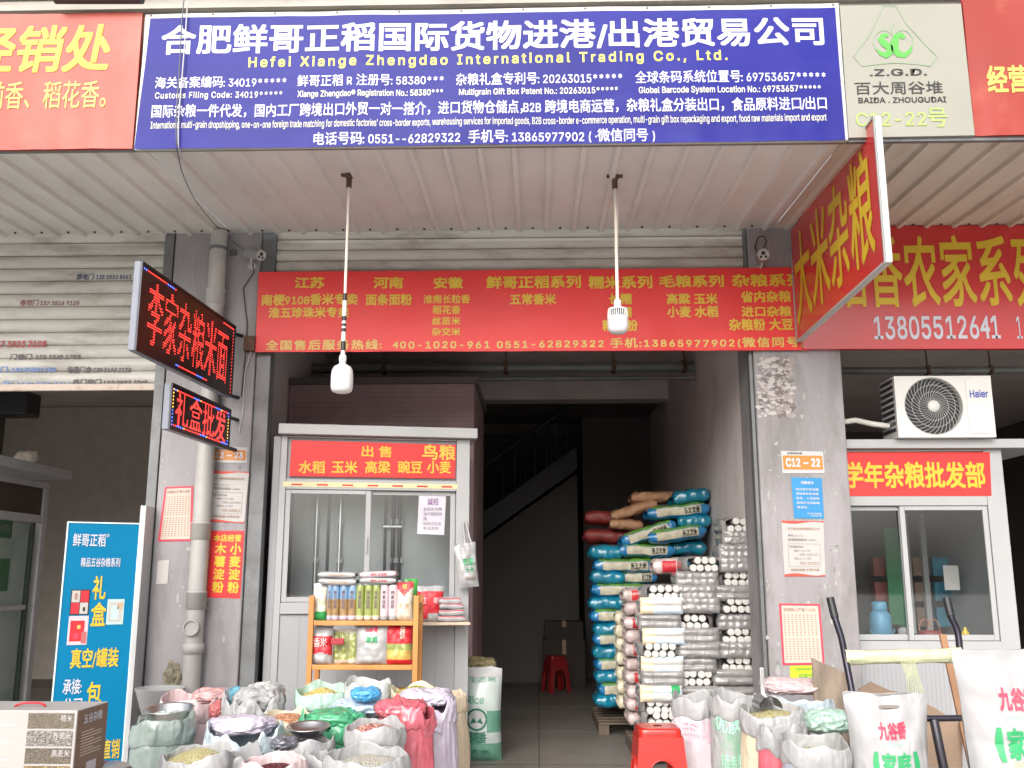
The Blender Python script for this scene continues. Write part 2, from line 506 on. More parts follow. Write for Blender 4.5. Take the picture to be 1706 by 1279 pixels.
# ------------------------------------------------------------------ canopies (ribbed sheet steel)
def canopy(label, x0, x1, mat, first):
    y0, y1 = YF, YP - .004
    t = thing('awning', label, 'awning', ((x0 + x1) / 2, y1, ZW))
    b = MB()
    def q(xa, xb, da, db):
        c = [(xa, y0, canopy_z(y0) - da), (xb, y0, canopy_z(y0) - da), (xb, y1, canopy_z(y1) - da), (xa, y1, canopy_z(y1) - da),
             (xa, y0, canopy_z(y0) - db), (xb, y0, canopy_z(y0) - db), (xb, y1, canopy_z(y1) - db), (xa, y1, canopy_z(y1) - db)]
        b.hexa(c, mat)
    q(x0, x1, 0.0, -0.004)
    x = first
    while x < x1 - .03:
        if x > x0 + .02:
            vs = []
            for (yy) in (y0, y1 - .02):
                z = canopy_z(yy)
                vs += [(x - .026, yy, z + .001), (x - .015, yy, z - .026), (x + .012, yy, z - .026), (x + .026, yy, z + .001)]
            b.add(vs, [(0, 1, 5, 4), (1, 2, 6, 5), (2, 3, 7, 6), (4, 5, 6, 7), (3, 2, 1, 0)], mat)
        x += .204
    b.build('sheet', t)
    s = MB(); x = first
    while x < x1 - .1:
        if x > x0:
            for yy in (y1 - .07,):
                s.lathe([(.009, -.012), (.009, 0)], rust, 8, Matrix.Translation((x + .1, yy, canopy_z(yy) + .001)))
        x += .204
    s.build('fixing_screws', t)
    e = MB(); e.box(x0, x1, y0 - .035, y0 - .003, ZF - .035, ZF + .05, railm); e.build('edge_angle', t)
    return t
XJ1, XJ2 = at(236, 243, YF).x, at(1392, 236, YF).x
xr = at(800 + 350 * .3165, 382, YP).x
canopy('grey ribbed steel awning over the left neighbour shop, under the faded orange sign', -XE, XJ1, soffit, XJ1 - .204 * 20 + .1)
canopy('rosy grey ribbed steel awning under the long blue signboard', XJ1 + .006, XJ2 + .05, soffit_mid, xr - .204 * 12)
canopy('tan ribbed steel awning over the right neighbour shop, behind the red projecting sign', XJ2 + .056, XE, soffit_tan, XJ2 + .15)

# ------------------------------------------------------------------ sign boards on the canopy edge
def cloth(b, pl, uv, d, m, nu=90, nv=14):
    tl, tr, br, bl = [Vector(c) for c in uv]
    def fn(u, v):
        p = bl.lerp(br, u).lerp(tl.lerp(tr, u), v); return pl.w(p.x, p.y, d)
    b.grid(fn, nu, nv, m)
def signboard(name, label, cat, pl, q, thick, mat, texts=(), group=None, extra=None, wave=0.0):
    """q: TL TR BR BL in pixels."""
    uv = [pl.px(*c) for c in q]
    b = MB()
    if wave: cloth(b, pl, uv, 0.0, mat)
    else: b.slab(pl, uv, -thick, 0.0, mat)
    for t in texts:
        st, bx, m = t[:3]; kw = t[3] if len(t) > 3 else {}
        b.text(pl, st, pl.box(*bx), m, **kw)
    if extra: extra(b, pl)
    if wave:        # slack vinyl: shallow billows, tighter puckers towards the lower hem, a scalloped edge between the ties
        u0, v0, u1, v1 = min(c[0] for c in uv), min(c[1] for c in uv), max(c[0] for c in uv), max(c[1] for c in uv)
        for p in b.v:
            a, c = (p - pl.o).dot(pl.u), (p - pl.o).dot(pl.v); f = (c - v0) / (v1 - v0)
            w_ = nz((a * .9, c * 1.6, 0), 1.4, u0) + .55 * nz((a * 2.6, c * 1.2 + a * .5, 0), 1.6, u0 + 3) * (1.3 - f) + .35 * nz((a * 7, c * 2.4, 0), 1.5, u0 + 6) * max(0, .35 - f) * 3
            p += pl.n * (wave * w_)
            p += pl.v * (.004 * nz((a * 2.2, 0, 0), 2, u0 + 9) * abs(2 * f - 1))
        b.slab(pl, uv, -thick - wave, -wave - .002, mat)
    o = b.build(name, origin=pl.w(*uv[3]))
    tag(o, label, cat, group)
    return o
PS = FP(YF - .06)
W1 = dict(w=.022); W2 = dict(w=.012)
def blue_extra(b, pl):
    uv = [pl.px(*c) for c in ((251, 31), (1391, 13), (1408, 233.6), (224.5, 248.6))]
    cloth(b, pl, uv, .004, blue_vinyl, 160, 24)
    # eyelets
    for i in range(12):
        for (xa, ya, xb, yb) in ((252, 26, 1388, 8),):
            x = xa + (xb - xa) * i / 11; y = ya + (yb - ya) * i / 11
            u, v = pl.px(x, y)
            b.lathe([(.006, .001), (.004, .005)], rust, 8, Matrix.Translation(pl.w(u, v)) @ Matrix.Rotation(R(90), 4, 'X'))
D = dict(d=.0055)
blue_texts = [
    ('合肥鲜哥正稻国际货物进港/出港贸易公司', (271, 36, 1371, 83), white_ink, dict(w=.022, **D)),
    ('Hefei Xiange Zhengdao International Trading Co., Ltd.', (415, 90, 1211, 111), lemon_ink, dict(w=.016, sp=1.28, **D)),
    ('海关备案编码: 34019*****', (259, 127, 477, 146), white_ink, dict(w=.012, **D)),
    ('鲜哥正稻 R 注册号: 58380***', (496, 124, 739, 143), white_ink, dict(w=.012, **D)),
    ('杂粮礼盒专利号: 20263015*****', (760, 121, 1036, 141), white_ink, dict(w=.012, **D)),
    ('全球条码系统位置号: 69753657*****', (1058, 118, 1375, 138), white_ink, dict(w=.012, **D)),
    ('Customs Filing Code: 34019*****', (259, 153, 470, 166), pale_ink, dict(w=.012, sp=1.1, **D)),
    ('Xiange Zhengdao® Registration No.: 58380***', (496, 150, 738, 163), pale_ink, dict(w=.012, **D)),
    ('Multigrain Gift Box Patent No.: 20263015*****', (765, 147, 1029, 160), pale_ink, dict(w=.012, **D)),
    ('Global Barcode System Location No.: 69753657*****', (1064, 144, 1367, 157), pale_ink, dict(w=.012, **D)),
    ('国际杂粮一件代发，国内工厂跨境出口外贸一对一搭介，进口货物仓储点，B2B 跨境电商运营，杂粮礼盒分装出口，食品原料进口/出口', (254, 168, 1377, 190), white_ink, dict(w=.014, **D)),
    ("International multi-grain dropshipping, one-on-one foreign trade matching for domestic factories' cross-border exports, warehousing services for imported goods, B2B cross-border e-commerce operation, multi-grain gift box repackaging and export, food raw materials import and export", (252, 196, 1377, 211), pale_ink, dict(w=.006, **D)),
    ('电话号码: 0551--62829322  手机号: 13865977902 ( ·微信同号 )', (523, 217, 1091, 239), white_ink, dict(w=.012, **D)),
]
signboard('company_banner', 'long blue banner with white company name and yellow English line, white hemmed edge', 'banner', PS,
          ((243, 24), (1397, 5), (1413, 233), (224, 248)), .02, white_vinyl, blue_texts, extra=blue_extra, wave=.010)
PS2 = FP(YF - .055)
signboard('neighbour_banner', 'faded orange red banner with yellow characters beside the left end of the blue banner', 'banner', PS2,
          ((-260, 26), (238, 21), (220, 247), (-270, 252)), .02, red_left,
          [('经销处', (-50, 44, 186, 119), yellow_ink, dict(w=.02, shear=.12)),
           ('前香、稻花香。', (-22, 135, 177, 180), gold_ink, dict(w=.006))], wave=.011)
def zgd_extra(b, pl):
    z = lambda x, y: pl.px(1300 + x * .3285, y * .3285)
    def stroke(pts, w, m, d=.003):
        pts = [Vector(z(*p) + (0,)) for p in pts]
        for i in range(len(pts) - 1):
            a, c = pts[i], pts[i + 1]; dd = (c - a).normalized(); nn = Vector((-dd.y, dd.x, 0)) * w; a = a - dd * w * .5; c = c + dd * w * .5
            b.add([pl.w(*(a - nn).xy, d + i * 2e-5), pl.w(*(c - nn).xy, d + i * 2e-5), pl.w(*(c + nn).xy, d + i * 2e-5), pl.w(*(a + nn).xy, d + i * 2e-5)], [(0, 1, 2, 3)], m)
    tri = [(520, 28), (585, 28), (640, 122), (715, 205), (795, 285), (760, 335), (680, 324), (585, 318), (500, 324), (415, 335), (370, 285), (450, 180), (495, 90), (520, 28)]
    stroke(tri, .0028, M('sage_ink', rgb(130, 150, 124), .5))
    # apple outline
    for sgn, cx in ((-1, 525), (1, 620)):
        pts = [(cx + 52 * math.cos(R(a)) , 205 - 60 * math.sin(R(a)) + 8) for a in (range(20, 281, 20) if sgn < 0 else range(160, -101, -20))]
        stroke(pts, .003, M('sage_ink', (0, 0, 0)))
    stroke([(567, 165), (564, 140), (570, 122), (578, 120)], .003, M('sage_ink', (0, 0, 0)))
    S = [(548, 178), (522, 180), (510, 200), (528, 222), (552, 240), (556, 265), (535, 282), (508, 272), (490, 250)]
    Cc = [(628, 195), (612, 178), (590, 185), (578, 215), (580, 250), (600, 276), (630, 280), (655, 262), (668, 235)]
    def fat(pts, ws):
        P = [Vector(z(*p)) for p in pts]; L = []; Rr = []
        for i, p in enumerate(P):
            dd = (P[min(i + 1, len(P) - 1)] - P[max(0, i - 1)]).normalized(); nn = Vector((-dd.y, dd.x)) * ws[i]
            L.append(p + nn); Rr.append(p - nn)
        vs = [pl.w(*p, .0035) for p in L] + [pl.w(*p, .0035) for p in Rr]; n = len(P)
        b.add(vs, [(n + i, n + i + 1, i + 1, i) for i in range(n - 1)], logo_green)
    fat(S, [.01, .014, .02, .022, .022, .022, .018, .012, .004]); fat(Cc, [.012, .016, .02, .022, .022, .02, .016, .01, .004])
signboard('stall_number_board', 'cream board with green apple logo, market name and stall number C12-22', 'sign', PS2,
          ((1399, 9), (1601, 6), (1624, 225), (1414, 229)), .02, plate_cream,
          [('.Z.G.D.', (1449, 115, 1543, 126), black_ink, dict(w=.012)), ('百大周谷堆', (1424, 136, 1570, 157), black_ink, dict(w=.004)),
           ('BAIDA . ZHOUGUDAI', (1430, 162, 1576, 171), black_ink, dict(w=.014)), ('C12-22号', (1426, 181, 1578, 212), lime_ink, dict(w=.012))], extra=zgd_extra)
red_r = M('faded_red_right', rgb(144, 52, 43), 0.36, var=0.08, scale=1.5, bump=0.25, bscale=2.5, spec=.4, dirt=rgb(176, 98, 80), dscale=1.4, damt=.6)
signboard('neighbour_banner', 'faded red banner starting right of the cream stall number board', 'banner', PS2,
          ((1602.5, -2), (2050, -8), (2080, 222), (1625.5, 225)), .02, red_r,
          [('经营', (1645, 110, 1711, 154), gold_ink, dict(w=.024))], wave=.011)
# red product list banner under the rolled shutter
PB = FP(YP - .035)
big = dict(w=.028); sm_ = dict(w=.02)
rb = [('江苏', (492, 462, 540, 480), 0), ('河南', (623, 462, 671, 480), 0), ('安徽', (723, 462, 771, 480), 0),
      ('鲜哥正稻系列', (811, 460, 967, 480), 0), ('糯米系列', (981, 460, 1086, 480), 0), ('毛粮系列', (1099, 459, 1205, 478), 0), ('杂粮系列', (1220, 457, 1338, 477), 0),
      ('南梗9108香米专卖', (436, 490, 596, 508), 0), ('淮五珍珠米专卖', (448, 512, 581, 529), 0), ('面条面粉', (610, 490, 686, 508), 0),
      ('淮南长粒香', (706, 491, 783, 505), 1), ('稻花香', (721, 509, 767, 523), 1), ('丝苗米', (720, 528, 767, 541), 1), ('杂交米', (720, 546, 767, 559), 1),
      ('五常香米', (850, 490, 926, 507), 0), ('长糯', (1015, 489, 1052, 506), 0), ('圆糯', (1015, 511, 1052, 528), 0), ('糯米粉', (1004, 533, 1062, 551), 0),
      ('高粱 玉米', (1111, 489, 1195, 506), 0), ('小麦 水稻', (1112, 510, 1196, 528), 0), ('省内杂粮', (1235, 485, 1317, 503), 0),
      ('进口杂粮', (1236, 510, 1318, 527), 0), ('杂粮粉 大豆', (1215, 531, 1321, 550), 0)]
rt = [(a, c, yellow_ink, big if k == 0 else sm_) for a, c, k in rb]
rt.append(('全国售后服务热线:  400-1020-961 0551-62829322 手机:13865977902(微信同号)', (443, 564, 1338, 581), gold_ink, dict(w=.024, sp=1.2)))
signboard('product_banner', 'long red banner listing rice and grain products in yellow over the shop opening', 'banner', PB,
          ((431, 453), (1345, 445), (1349, 583), (425, 586)), .006, red_vinyl, rt, wave=.009)
PB2 = FP(YP - .05)
signboard('shop_sign', 'wide red sign with tall yellow characters and white phone number over right neighbour', 'sign', PB2,
          ((1332, 377), (2000, 373), (2010, 580), (1338, 581)), .05, red_sign,
          [('稻香农家系列', (1385, 394, 1742, 510), yellow_ink, dict(w=.014)), ('13805512641', (1456, 527, 1665, 564), white_ink, dict(w=.012)), ('1', (1693, 527, 1702, 564), white_ink)])

# projecting red box sign on the right pillar
y_near, y_far = 5.02, YP - .055
xb = at(1322, 480, y_far).x
zb, zt = at(1329, 571, y_far).z, at(1316, 383, y_far).z
t = thing('projecting_sign', 'red box sign with four yellow characters jutting out from the right pillar', 'sign', (xb, y_far, zb))
plx = Pl((xb, y_far, zb), (0, -1, 0), (0, 0, 1)); plx.n = Vector((-1, 0, 0))
LX = y_far - y_near; HX = zt - zb
b = MB(); b.box(xb + .004, xb + .04, y_near + .004, y_far - .004, zb + .004, zt - .004, white_vinyl)
b.build('box_body', t, bevel=.004)
b = MB(); b.add([plx.w(.01, .01), plx.w(LX - .01, .01), plx.w(LX - .01, HX - .01), plx.w(.01, HX - .01)], [(0, 1, 2, 3)], red_sign)
b.text(plx, '大米杂粮', (.07, .12 * HX, LX * .93, .88 * HX), yellow_ink, w=.012)
b.build('face', t)
b = MB()
for (u0, v0, u1, v1) in ((0, 0, LX, .014), (0, HX - .014, LX, HX), (0, .0145, .014, HX - .0145), (LX - .014, .0145, LX, HX - .0145)):
    b.rect(plx, u0, v0, u1, v1, 0.001, .006, alum)
b.build('frame', t)
b = MB(); b.tube([(xb + .02, y_far, zb + .15), (xb + .02, YP + .02, zb + .15)], .018, railm); b.tube([(xb + .02, y_far, zt - .15), (xb + .02, YP + .02, zt - .15)], .018, railm)
b.build('wall_bracket', t)

# ------------------------------------------------------------------ LED signs on the left pillar
led_red = M('led_red', (1.0, .05, .04), .5, emit=2.2, var=0)
led_blue = M('led_blue', (.08, .16, 1.0), .5, emit=2.6, var=0)
led_yel = M('led_yellow', (1.0, .55, .08), .5, emit=1.8, var=0)
ledface = M('led_face', rgb(38, 24, 26), .35, var=.1)
def inside(pt, tris):
    for a, b_, c in tris:
        d1 = (pt[0] - b_[0]) * (a[1] - b_[1]) - (a[0] - b_[0]) * (pt[1] - b_[1])
        d2 = (pt[0] - c[0]) * (b_[1] - c[1]) - (b_[0] - c[0]) * (pt[1] - c[1])
        d3 = (pt[0] - a[0]) * (c[1] - a[1]) - (c[0] - a[0]) * (pt[1] - a[1])
        if not (((d1 < 0) or (d2 < 0) or (d3 < 0)) and ((d1 > 0) or (d2 > 0) or (d3 > 0))): return True
    return False
def led_sign(label, TL, TR, BL, Yfar, ang, st, cols, rows, border, mixed):
    # far (wall-side) top corner TR fixed at depth Yfar; the sign runs outwards along direction ang
    P = at(*TR, Yfar)
    u = Vector((math.sin(ang), math.cos(ang), 0))       # from the near end to the far end
    pl = Pl(P, u, (0, 0, 1))
    pl.n = Vector((math.cos(ang), -math.sin(ang), 0))
    un = pl.px(*TL)[0]; vb = pl.px(*BL)[1]
    q = (un, vb, 0.0, 0.0)
    Wd, Hd = -un, -vb
    pl2 = Pl(pl.w(un, vb), u, (0, 0, 1)); pl2.n = pl.n
    t = thing('led_sign', label, 'sign', pl2.o)
    b = MB(); b.rect(pl2, 0, 0, Wd, Hd, -.045, -.002, M('led_casing', rgb(116, 120, 132), .5)); b.build('casing', t, bevel=.006)
    b = MB()
    b.rect(pl2, .012, .012, Wd - .012, Hd - .012, -.001, .001, ledface)
    b.build('screen', t)
    b = MB()
    for (u0, v0, u1, v1) in ((0, 0, Wd, .012), (0, Hd - .012, Wd, Hd), (0, .0125, .012, Hd - .0125), (Wd - .012, .0125, Wd, Hd - .0125)):
        b.rect(pl2, u0, v0, u1, v1, -.001, .008, darkmetal)
    b.build('rim', t)
    b = MB()
    def dot(uu, vv, m, r=.0047):
        b.add([pl2.w(uu + r * math.cos(k * math.pi / 3), vv + r * math.sin(k * math.pi / 3), .0035) for k in range(6)], [tuple(range(6))], m)
    g, fs, gw, gh = glyphs(st)
    tr = []
    for f in fs:
        for k in range(1, len(f) - 1): tr.append((g[f[0]], g[f[k]], g[f[k + 1]]))
    buckets = {}
    for T in tr:
        x0 = int(min(p[0] for p in T) * 60); x1 = int(max(p[0] for p in T) * 60)
        for k in range(x0, x1 + 1): buckets.setdefault(k, []).append(T)
    mu, mv = .08 * Wd, .14 * Hd
    for i in range(cols):
        for j in range(rows):
            x = (i + .5) / cols; y = (j + .5) / rows
            if sum(inside((x + a_ / cols, y + b_ / rows), buckets.get(int((x + a_ / cols) * 60), [])) for a_, b_ in ((0, 0), (.45, 0), (-.45, 0), (0, .45), (0, -.45))) >= 2:
                dot(mu + x * (Wd - 2 * mu), mv + y * (Hd - 2 * mv), led_red)
    nb = int(Wd / .028)
    for i in range(nb + 1):
        uu = .035 + (Wd - .07) * i / nb
        for vv, ph in ((.035, 0), (Hd - .035, 5)):
            if border(i / nb, vv > .1): dot(uu, vv, (led_blue if 3 <= (i + ph) % 14 <= 6 else led_yel if mixed and (i + ph) % 14 == 7 else led_red), .006)
    nh = int(Hd / .028)
    for i in range(nh + 1):
        vv = .035 + (Hd - .07) * i / nh
        for uu, ph in ((.035, 0), (Wd - .035, 3)):
            if mixed: dot(uu, vv, (led_blue if (i + ph) % 12 < 5 else led_yel), .006)
            elif uu > .1: dot(uu, vv, led_red, .005)
    if mixed is False: pass
    part(b.build('led_dots', t), 'lit red LED characters and border dots')
    b = MB(); e = pl2.w(Wd, Hd * .25); 
    b.tube([pl2.w(Wd - .03, .02, -.04), (XL1 - .1, YP + .02, pl2.w(0, .02).z)], .014, darkmetal)
    b.tube([pl2.w(Wd - .03, Hd - .05, -.04), (XL1 - .1, YP + .02, pl2.w(0, Hd - .05).z)], .014, darkmetal)
    b.build('wall_bracket', t)
    return t
led_sign('larger dark LED sign with six lit red characters above the smaller one', (236, 436), (392, 543), (238, 590), YP - .1, math.atan((985 - 895) / 1600),
         '李家杂粮米面', 90, 24, lambda f, top: (f < .32 or f > .86) if top else (.35 < f < .7), False)
led_sign('smaller LED sign with four red characters and blue red border lights', (287, 620), (384, 682), (281, 715), YP - .16, math.atan((985 - 895) / 1600),
         '礼盒批发', 66, 21, lambda f, top: True, True)

# ------------------------------------------------------------------ roller shutters
def shutter(label, Y, x0, x1, z0, z1, texts=(), pl=None, slat=.085):
    t = thing('roller_shutter', label, 'shutter', ((x0 + x1) / 2, Y, z0))
    b = MB(); n = max(1, int(round((z1 - z0) / slat))); h = (z1 - z0) / n
    prof = [(0.0, 0.0), (-.006, .04), (-.015, .14), (-.02, .5), (-.015, .86), (-.006, .96), (0.0, 1.0)]
    for i in range(n):
        za = z0 + i * h
        vs = []
        for (dy, f) in prof: vs += [(x0, Y + dy, za + f * h * .95), (x1, Y + dy, za + f * h * .95)]
        b.add(vs, [(2 * k, 2 * k + 1, 2 * k + 3, 2 * k + 2) for k in range(len(prof) - 1)], shutterm, True)
    b.box(x0, x1, Y + .001, Y + .006, z0, z1, M('shutter_gap', rgb(120, 114, 108), .7))
    for tx in texts:
        st, bx, m = tx[:3]; b.text(pl, st, pl.box(*bx), m, d=.0215, w=.02, shear=.12)
    b.build('slat_curtain', t)
    c = MB(); c.box(x0, x1, Y - .025, Y + .02, z0 - .05, z0 - .002, M('shutter_foot', rgb(186, 172, 160), .5, dirt=rgb(130, 90, 70), dscale=6, damt=.8))
    c.build('bottom_bar', t)
    return t
YS = YP + .06
plS = FP(YS)
zs = plS.px(850, 458)[1]
xg0, xg1 = plS.px(462, 420)[0], plS.px(1237, 420)[0]
t = shutter('rolled-up white shutter behind the red product banner', YS, xg0 + .002, xg1 - .002, zs - .3, ZC - .01, (), plS)
for xa, xb2 in ((XL1 + .004, xg0), (xg1, XR0 - .004)):
    b = MB(); b.box(xa, xb2, YS - .035, YS + .05, 0, ZC - .005, railm); b.build('guide_rail', t, bevel=.004)
YSL = YP + .05
plL = FP(YSL)
zl = plL.px(120, 640)[1]
tx = [('焊电门: 135 0551 8661', (130, 457, 221, 467), M('navy_ink', rgb(70, 76, 110), .6)), ('卷帘门 157 5516 9128', (36, 500, 134, 510), M('maroon_ink', rgb(140, 90, 96), .6)),
      ('137 3923 2108', (-12, 569, 79, 579), M('crimson_ink', rgb(170, 72, 80), .6)), ('门修门: 155 5540 1788', (20, 590, 136, 600), M('soot_ink', rgb(92, 88, 92), .6)),
      ('修门: 13075501188', (-10, 611, 95, 621), blue_ink), ('电卷门会 139 5693 2128', (115, 611, 220, 622), M('soot_ink', (0, 0, 0))),
      ('修门 182 9800 1616', (6, 634, 118, 644), M('pale_blue_ink', rgb(140, 158, 190), .6)), ('卷门帘门 152 0983 3848', (123, 632, 247, 643), M('soot_ink', (0, 0, 0)))]
xsl = XL0 - .075
t = shutter('half-lowered white shutter covered in stencilled phone numbers', YSL, -XE + .05, xsl - .002, zl, ZC - .01, tx, plL, .0995)
b = MB(); b.box(xsl, XL0 - .003, YSL - .06, YSL + .05, 0, ZC - .005, railm); b.build('guide_rail', t, bevel=.004)
xq = XR1 + .01

# ------------------------------------------------------------------ downpipe
t = thing('downpipe', 'grey plastic downpipe strapped to the left pillar', 'pipe', (at(330, 800, YP - .09).x, YP - .09, 0))
xp, yp, rp = at(350, 640, YP - .09).x, YP - .09, .062
xtop, xbot = at(372, 385, yp).x, at(305, 1150, yp).x
b = MB(); b.tube([(xp, yp, 0.02), (xp, yp, ZW - .02)], rp, pvc, 24); b.build('pipe', t)
for py in (495, 885, 1000):
    z = at(340, py, yp).z
    b = MB(); b.lathe([(rp, -.06), (rp + .007, -.058), (rp + .007, .05), (rp + .010, .052), (rp + .010, .06), (rp, .062)], pvc, 24, Matrix.Translation((xp, yp, z))); b.build('socket_joint', t)
z = at(310, 1045, yp).z
b = MB(); TT = Matrix.Translation((xp, yp - rp + .01, z)) @ Matrix.Rotation(R(90), 4, 'X')
b.lathe([(.056, 0), (.056, .03), (.048, .034), (.044, .03), (.044, .022)], pvc, 24, TT, (False, True)); b.build('inspection_cap', t)
b = MB(); b.lathe([(rp + .002, -.035), (rp + .012, -.03), (rp + .012, .03), (rp + .002, .035)], pvc, 24, Matrix.Translation((xp, yp, at(310, 1080, yp).z))); b.build('socket_joint', t)
for py in (415, 630):
    z = at(350, py, yp).z
    b = MB(); b.lathe([(rp + .001, -.012), (rp + .004, -.012), (rp + .004, .012), (rp + .001, .012)], railm, 24, Matrix.Translation((xp, yp, z))); b.box(xp + rp, xp + rp + .05, YP - .02, YP - .002, z - .02, z + .02, railm); b.build('strap', t)

# ------------------------------------------------------------------ hanging bulbs
def bulb(label, hook, bot, wide, tall, striped, ribbed):
    P = on_canopy(*hook)
    zb_ = at(bot[0], bot[1], P.y).z
    t = thing('hanging_lamp', label, 'lamp', P)
    k = mpp(*bot, P.y); r = wide / 2 * k; h = tall * k
    top = zb_ + h
    b = MB(); b.tube([P + Vector((-.05, 0, .0)), P + Vector((.05, 0, .0))], .018, rust, 8); b.tube([P, P - Vector((0, 0, .09))], .018, rust, 8); b.lathe([(.03, -.02), (.03, 0)], rust, 10, Matrix.Translation(P)); b.build('hook', t)
    b = MB(); pts = [P - Vector((0, 0, .06)), Vector((P.x, P.y, top))]
    wm = M('aged_white_tube', rgb(206, 198, 188), .5, var=.1)
    if striped:
        L = (pts[1] - pts[0]); segs = [(0, .62, wm, .009), (.62, .66, blackm, .012), (.66, .745, wm, .014), (.745, .77, blackm, .014), (.77, .785, wm, .014), (.785, .80, blackm, .014), (.80, .81, wm, .014), (.81, .83, blackm, .014), (.83, .88, wm, .014), (.88, .93, blackm, .014), (.93, .96, wm, .014), (.96, 1, blackm, .016)]
        for a, c, m, rr in segs: b.tube([pts[0] + L * a, pts[0] + L * c], rr, m, 10)
    else:
        b.tube(pts, .0105, wm, 10)
        b.tube([P - Vector((-.012, 0, -.0)), P - Vector((-.014, 0, .25)), P - Vector((-.008, 0, .5))], .003, wm, 6)
    b.build('rod', t)
    b = MB(); b.lathe([(.012, .0), (.022, -.01), (.024, -.04), (.018, -.05), (.022, -.055), (.022, -.085), (.03, -.1)], M('lamp_socket', rgb(205, 205, 205), .4), 16, Matrix.Translation((P.x, P.y, top + .06))); b.build('socket', t)
    b = MB(); bm_ = M('bulb_cover', rgb(209, 209, 211), .3, var=.02)
    Tm = Matrix.Translation((P.x, P.y, zb_))
    if ribbed:
        b.lathe([(r * .2, 0), (r * .6, h * .02), (r * .86, h * .09), (r * .97, h * .2), (r, h * .35), (r, h * .6)], bm_, 28, Tm, (True, False)); b.build('diffuser', t)
        b = MB(); b.lathe([(r * .62, h * .605), (r * .6, h * .95), (r * .4, h)], M('heat_sink_core', rgb(120, 120, 124), .4, metal=.5), 24, Tm); 
        b.lathe([(r, h * .605), (r, h * .65), (r * .95, h * .65)], bm_, 28, Tm, (False, False))
        b.lathe([(r * .92, h * .93), (r * .9, h * .98), (r * .5, h)], bm_, 28, Tm, (False, True))
        for i in range(28):
            a = 2 * math.pi * i / 28; c, s_ = math.cos(a), math.sin(a)
            b.tube([(P.x + c * r * .96, P.y + s_ * r * .96, zb_ + h * .64), (P.x + c * r * .9, P.y + s_ * r * .9, zb_ + h * .94)], .0028, bm_, 5)
        b.build('heat_sink', t)
    else:
        b.lathe([(r * .2, 0), (r * .6, h * .015), (r * .88, h * .07), (r * .98, h * .17), (r, h * .35), (r * .99, h * .6), (r * .93, h * .78), (r * .74, h * .9), (r * .4, h * .97), (r * .3, h)], bm_, 28, Tm); b.build('diffuser', t)
bulb('plain white bulb hanging on a black and white striped rod', (582, 290), (563, 655), 37, 50, True, False)
bulb('white bulb with ribbed heat sink hanging on a plain pale rod', (1024, 292), (1028, 556), 35, 44, False, True)

# ------------------------------------------------------------------ CCTV cameras
def cctv(label, c, aim, Y, L=.13, r=.026):
    P = at(*c, Y); d = Vector(aim).normalized()
    t = thing('security_camera', label, 'camera', P)
    q = d.to_track_quat('Z', 'Y').to_matrix().to_4x4(); T = Matrix.Translation(P) @ q
    b = MB(); b.lathe([(r * .8, -L / 2), (r, -L / 2 + .01), (r, L / 2 - .012), (r * 1.06, L / 2 - .012), (r * 1.06, L / 2 + .002), (r * .95, L / 2 + .002), (r * .92, L / 2 - .004)], whitep, 20, T); b.build('housing', t)
    b = MB(); b.lathe([(r * .9, L / 2 - .0035), (r * .9, L / 2 - .002)], whitep, 20, T)
    b.lathe([(r * .38, L / 2 - .0018), (r * .34, L / 2 + .001)], blackm, 14, T @ Matrix.Translation((0, r * .25, 0)))
    for k in (-1, 1): b.lathe([(r * .24, L / 2 - .0018), (r * .2, L / 2 + .0005)], blackm, 12, T @ Matrix.Translation((k * r * .42, -r * .38, 0)))
    b.build('lens', t)
    b = MB(); w_ = Vector((P.x - d.x * .05, YP, P.z - .06)); b.tube([P - d * .02, P - d * .03 + Vector((0, 0, -.05)), w_ + Vector((0, -.02, 0)), w_], .009, whitep, 8)
    b.lathe([(.035, 0), (.035, .014), (.02, .02)], whitep, 16, Matrix.Translation(w_) @ Matrix.Rotation(R(90), 4, 'X')); b.build('bracket', t)
    return t
t = cctv('white security camera on the left pillar pointing towards the shop', (423, 423), (.75, -.55, -.3), YP - .1, .19, .038)
b = MB(); P = at(420, 432, YP - .02)
b.tube([P, P + Vector((.02, 0, -.1)), at(405, 480, YP - .012), at(412, 540, YP - .012), at(408, 600, YP - .012), at(402, 660, YP - .012)], .004, blackm, 6); b.build('cable', t)
t = cctv('white security camera facing the street on the right pillar', (1270, 427), (-.12, -1, -.12), YP - .12, .14, .042)
b = MB(); pts = [at(1262, 425, YP - .02), at(1258, 410, YP - .02), at(1263, 395, YP - .02), at(1272, 393, YP - .02), at(1277, 402, YP - .02), at(1270, 418, YP - .02)]
b.tube(pts, .004, blackm, 6); b.build('cable', t)

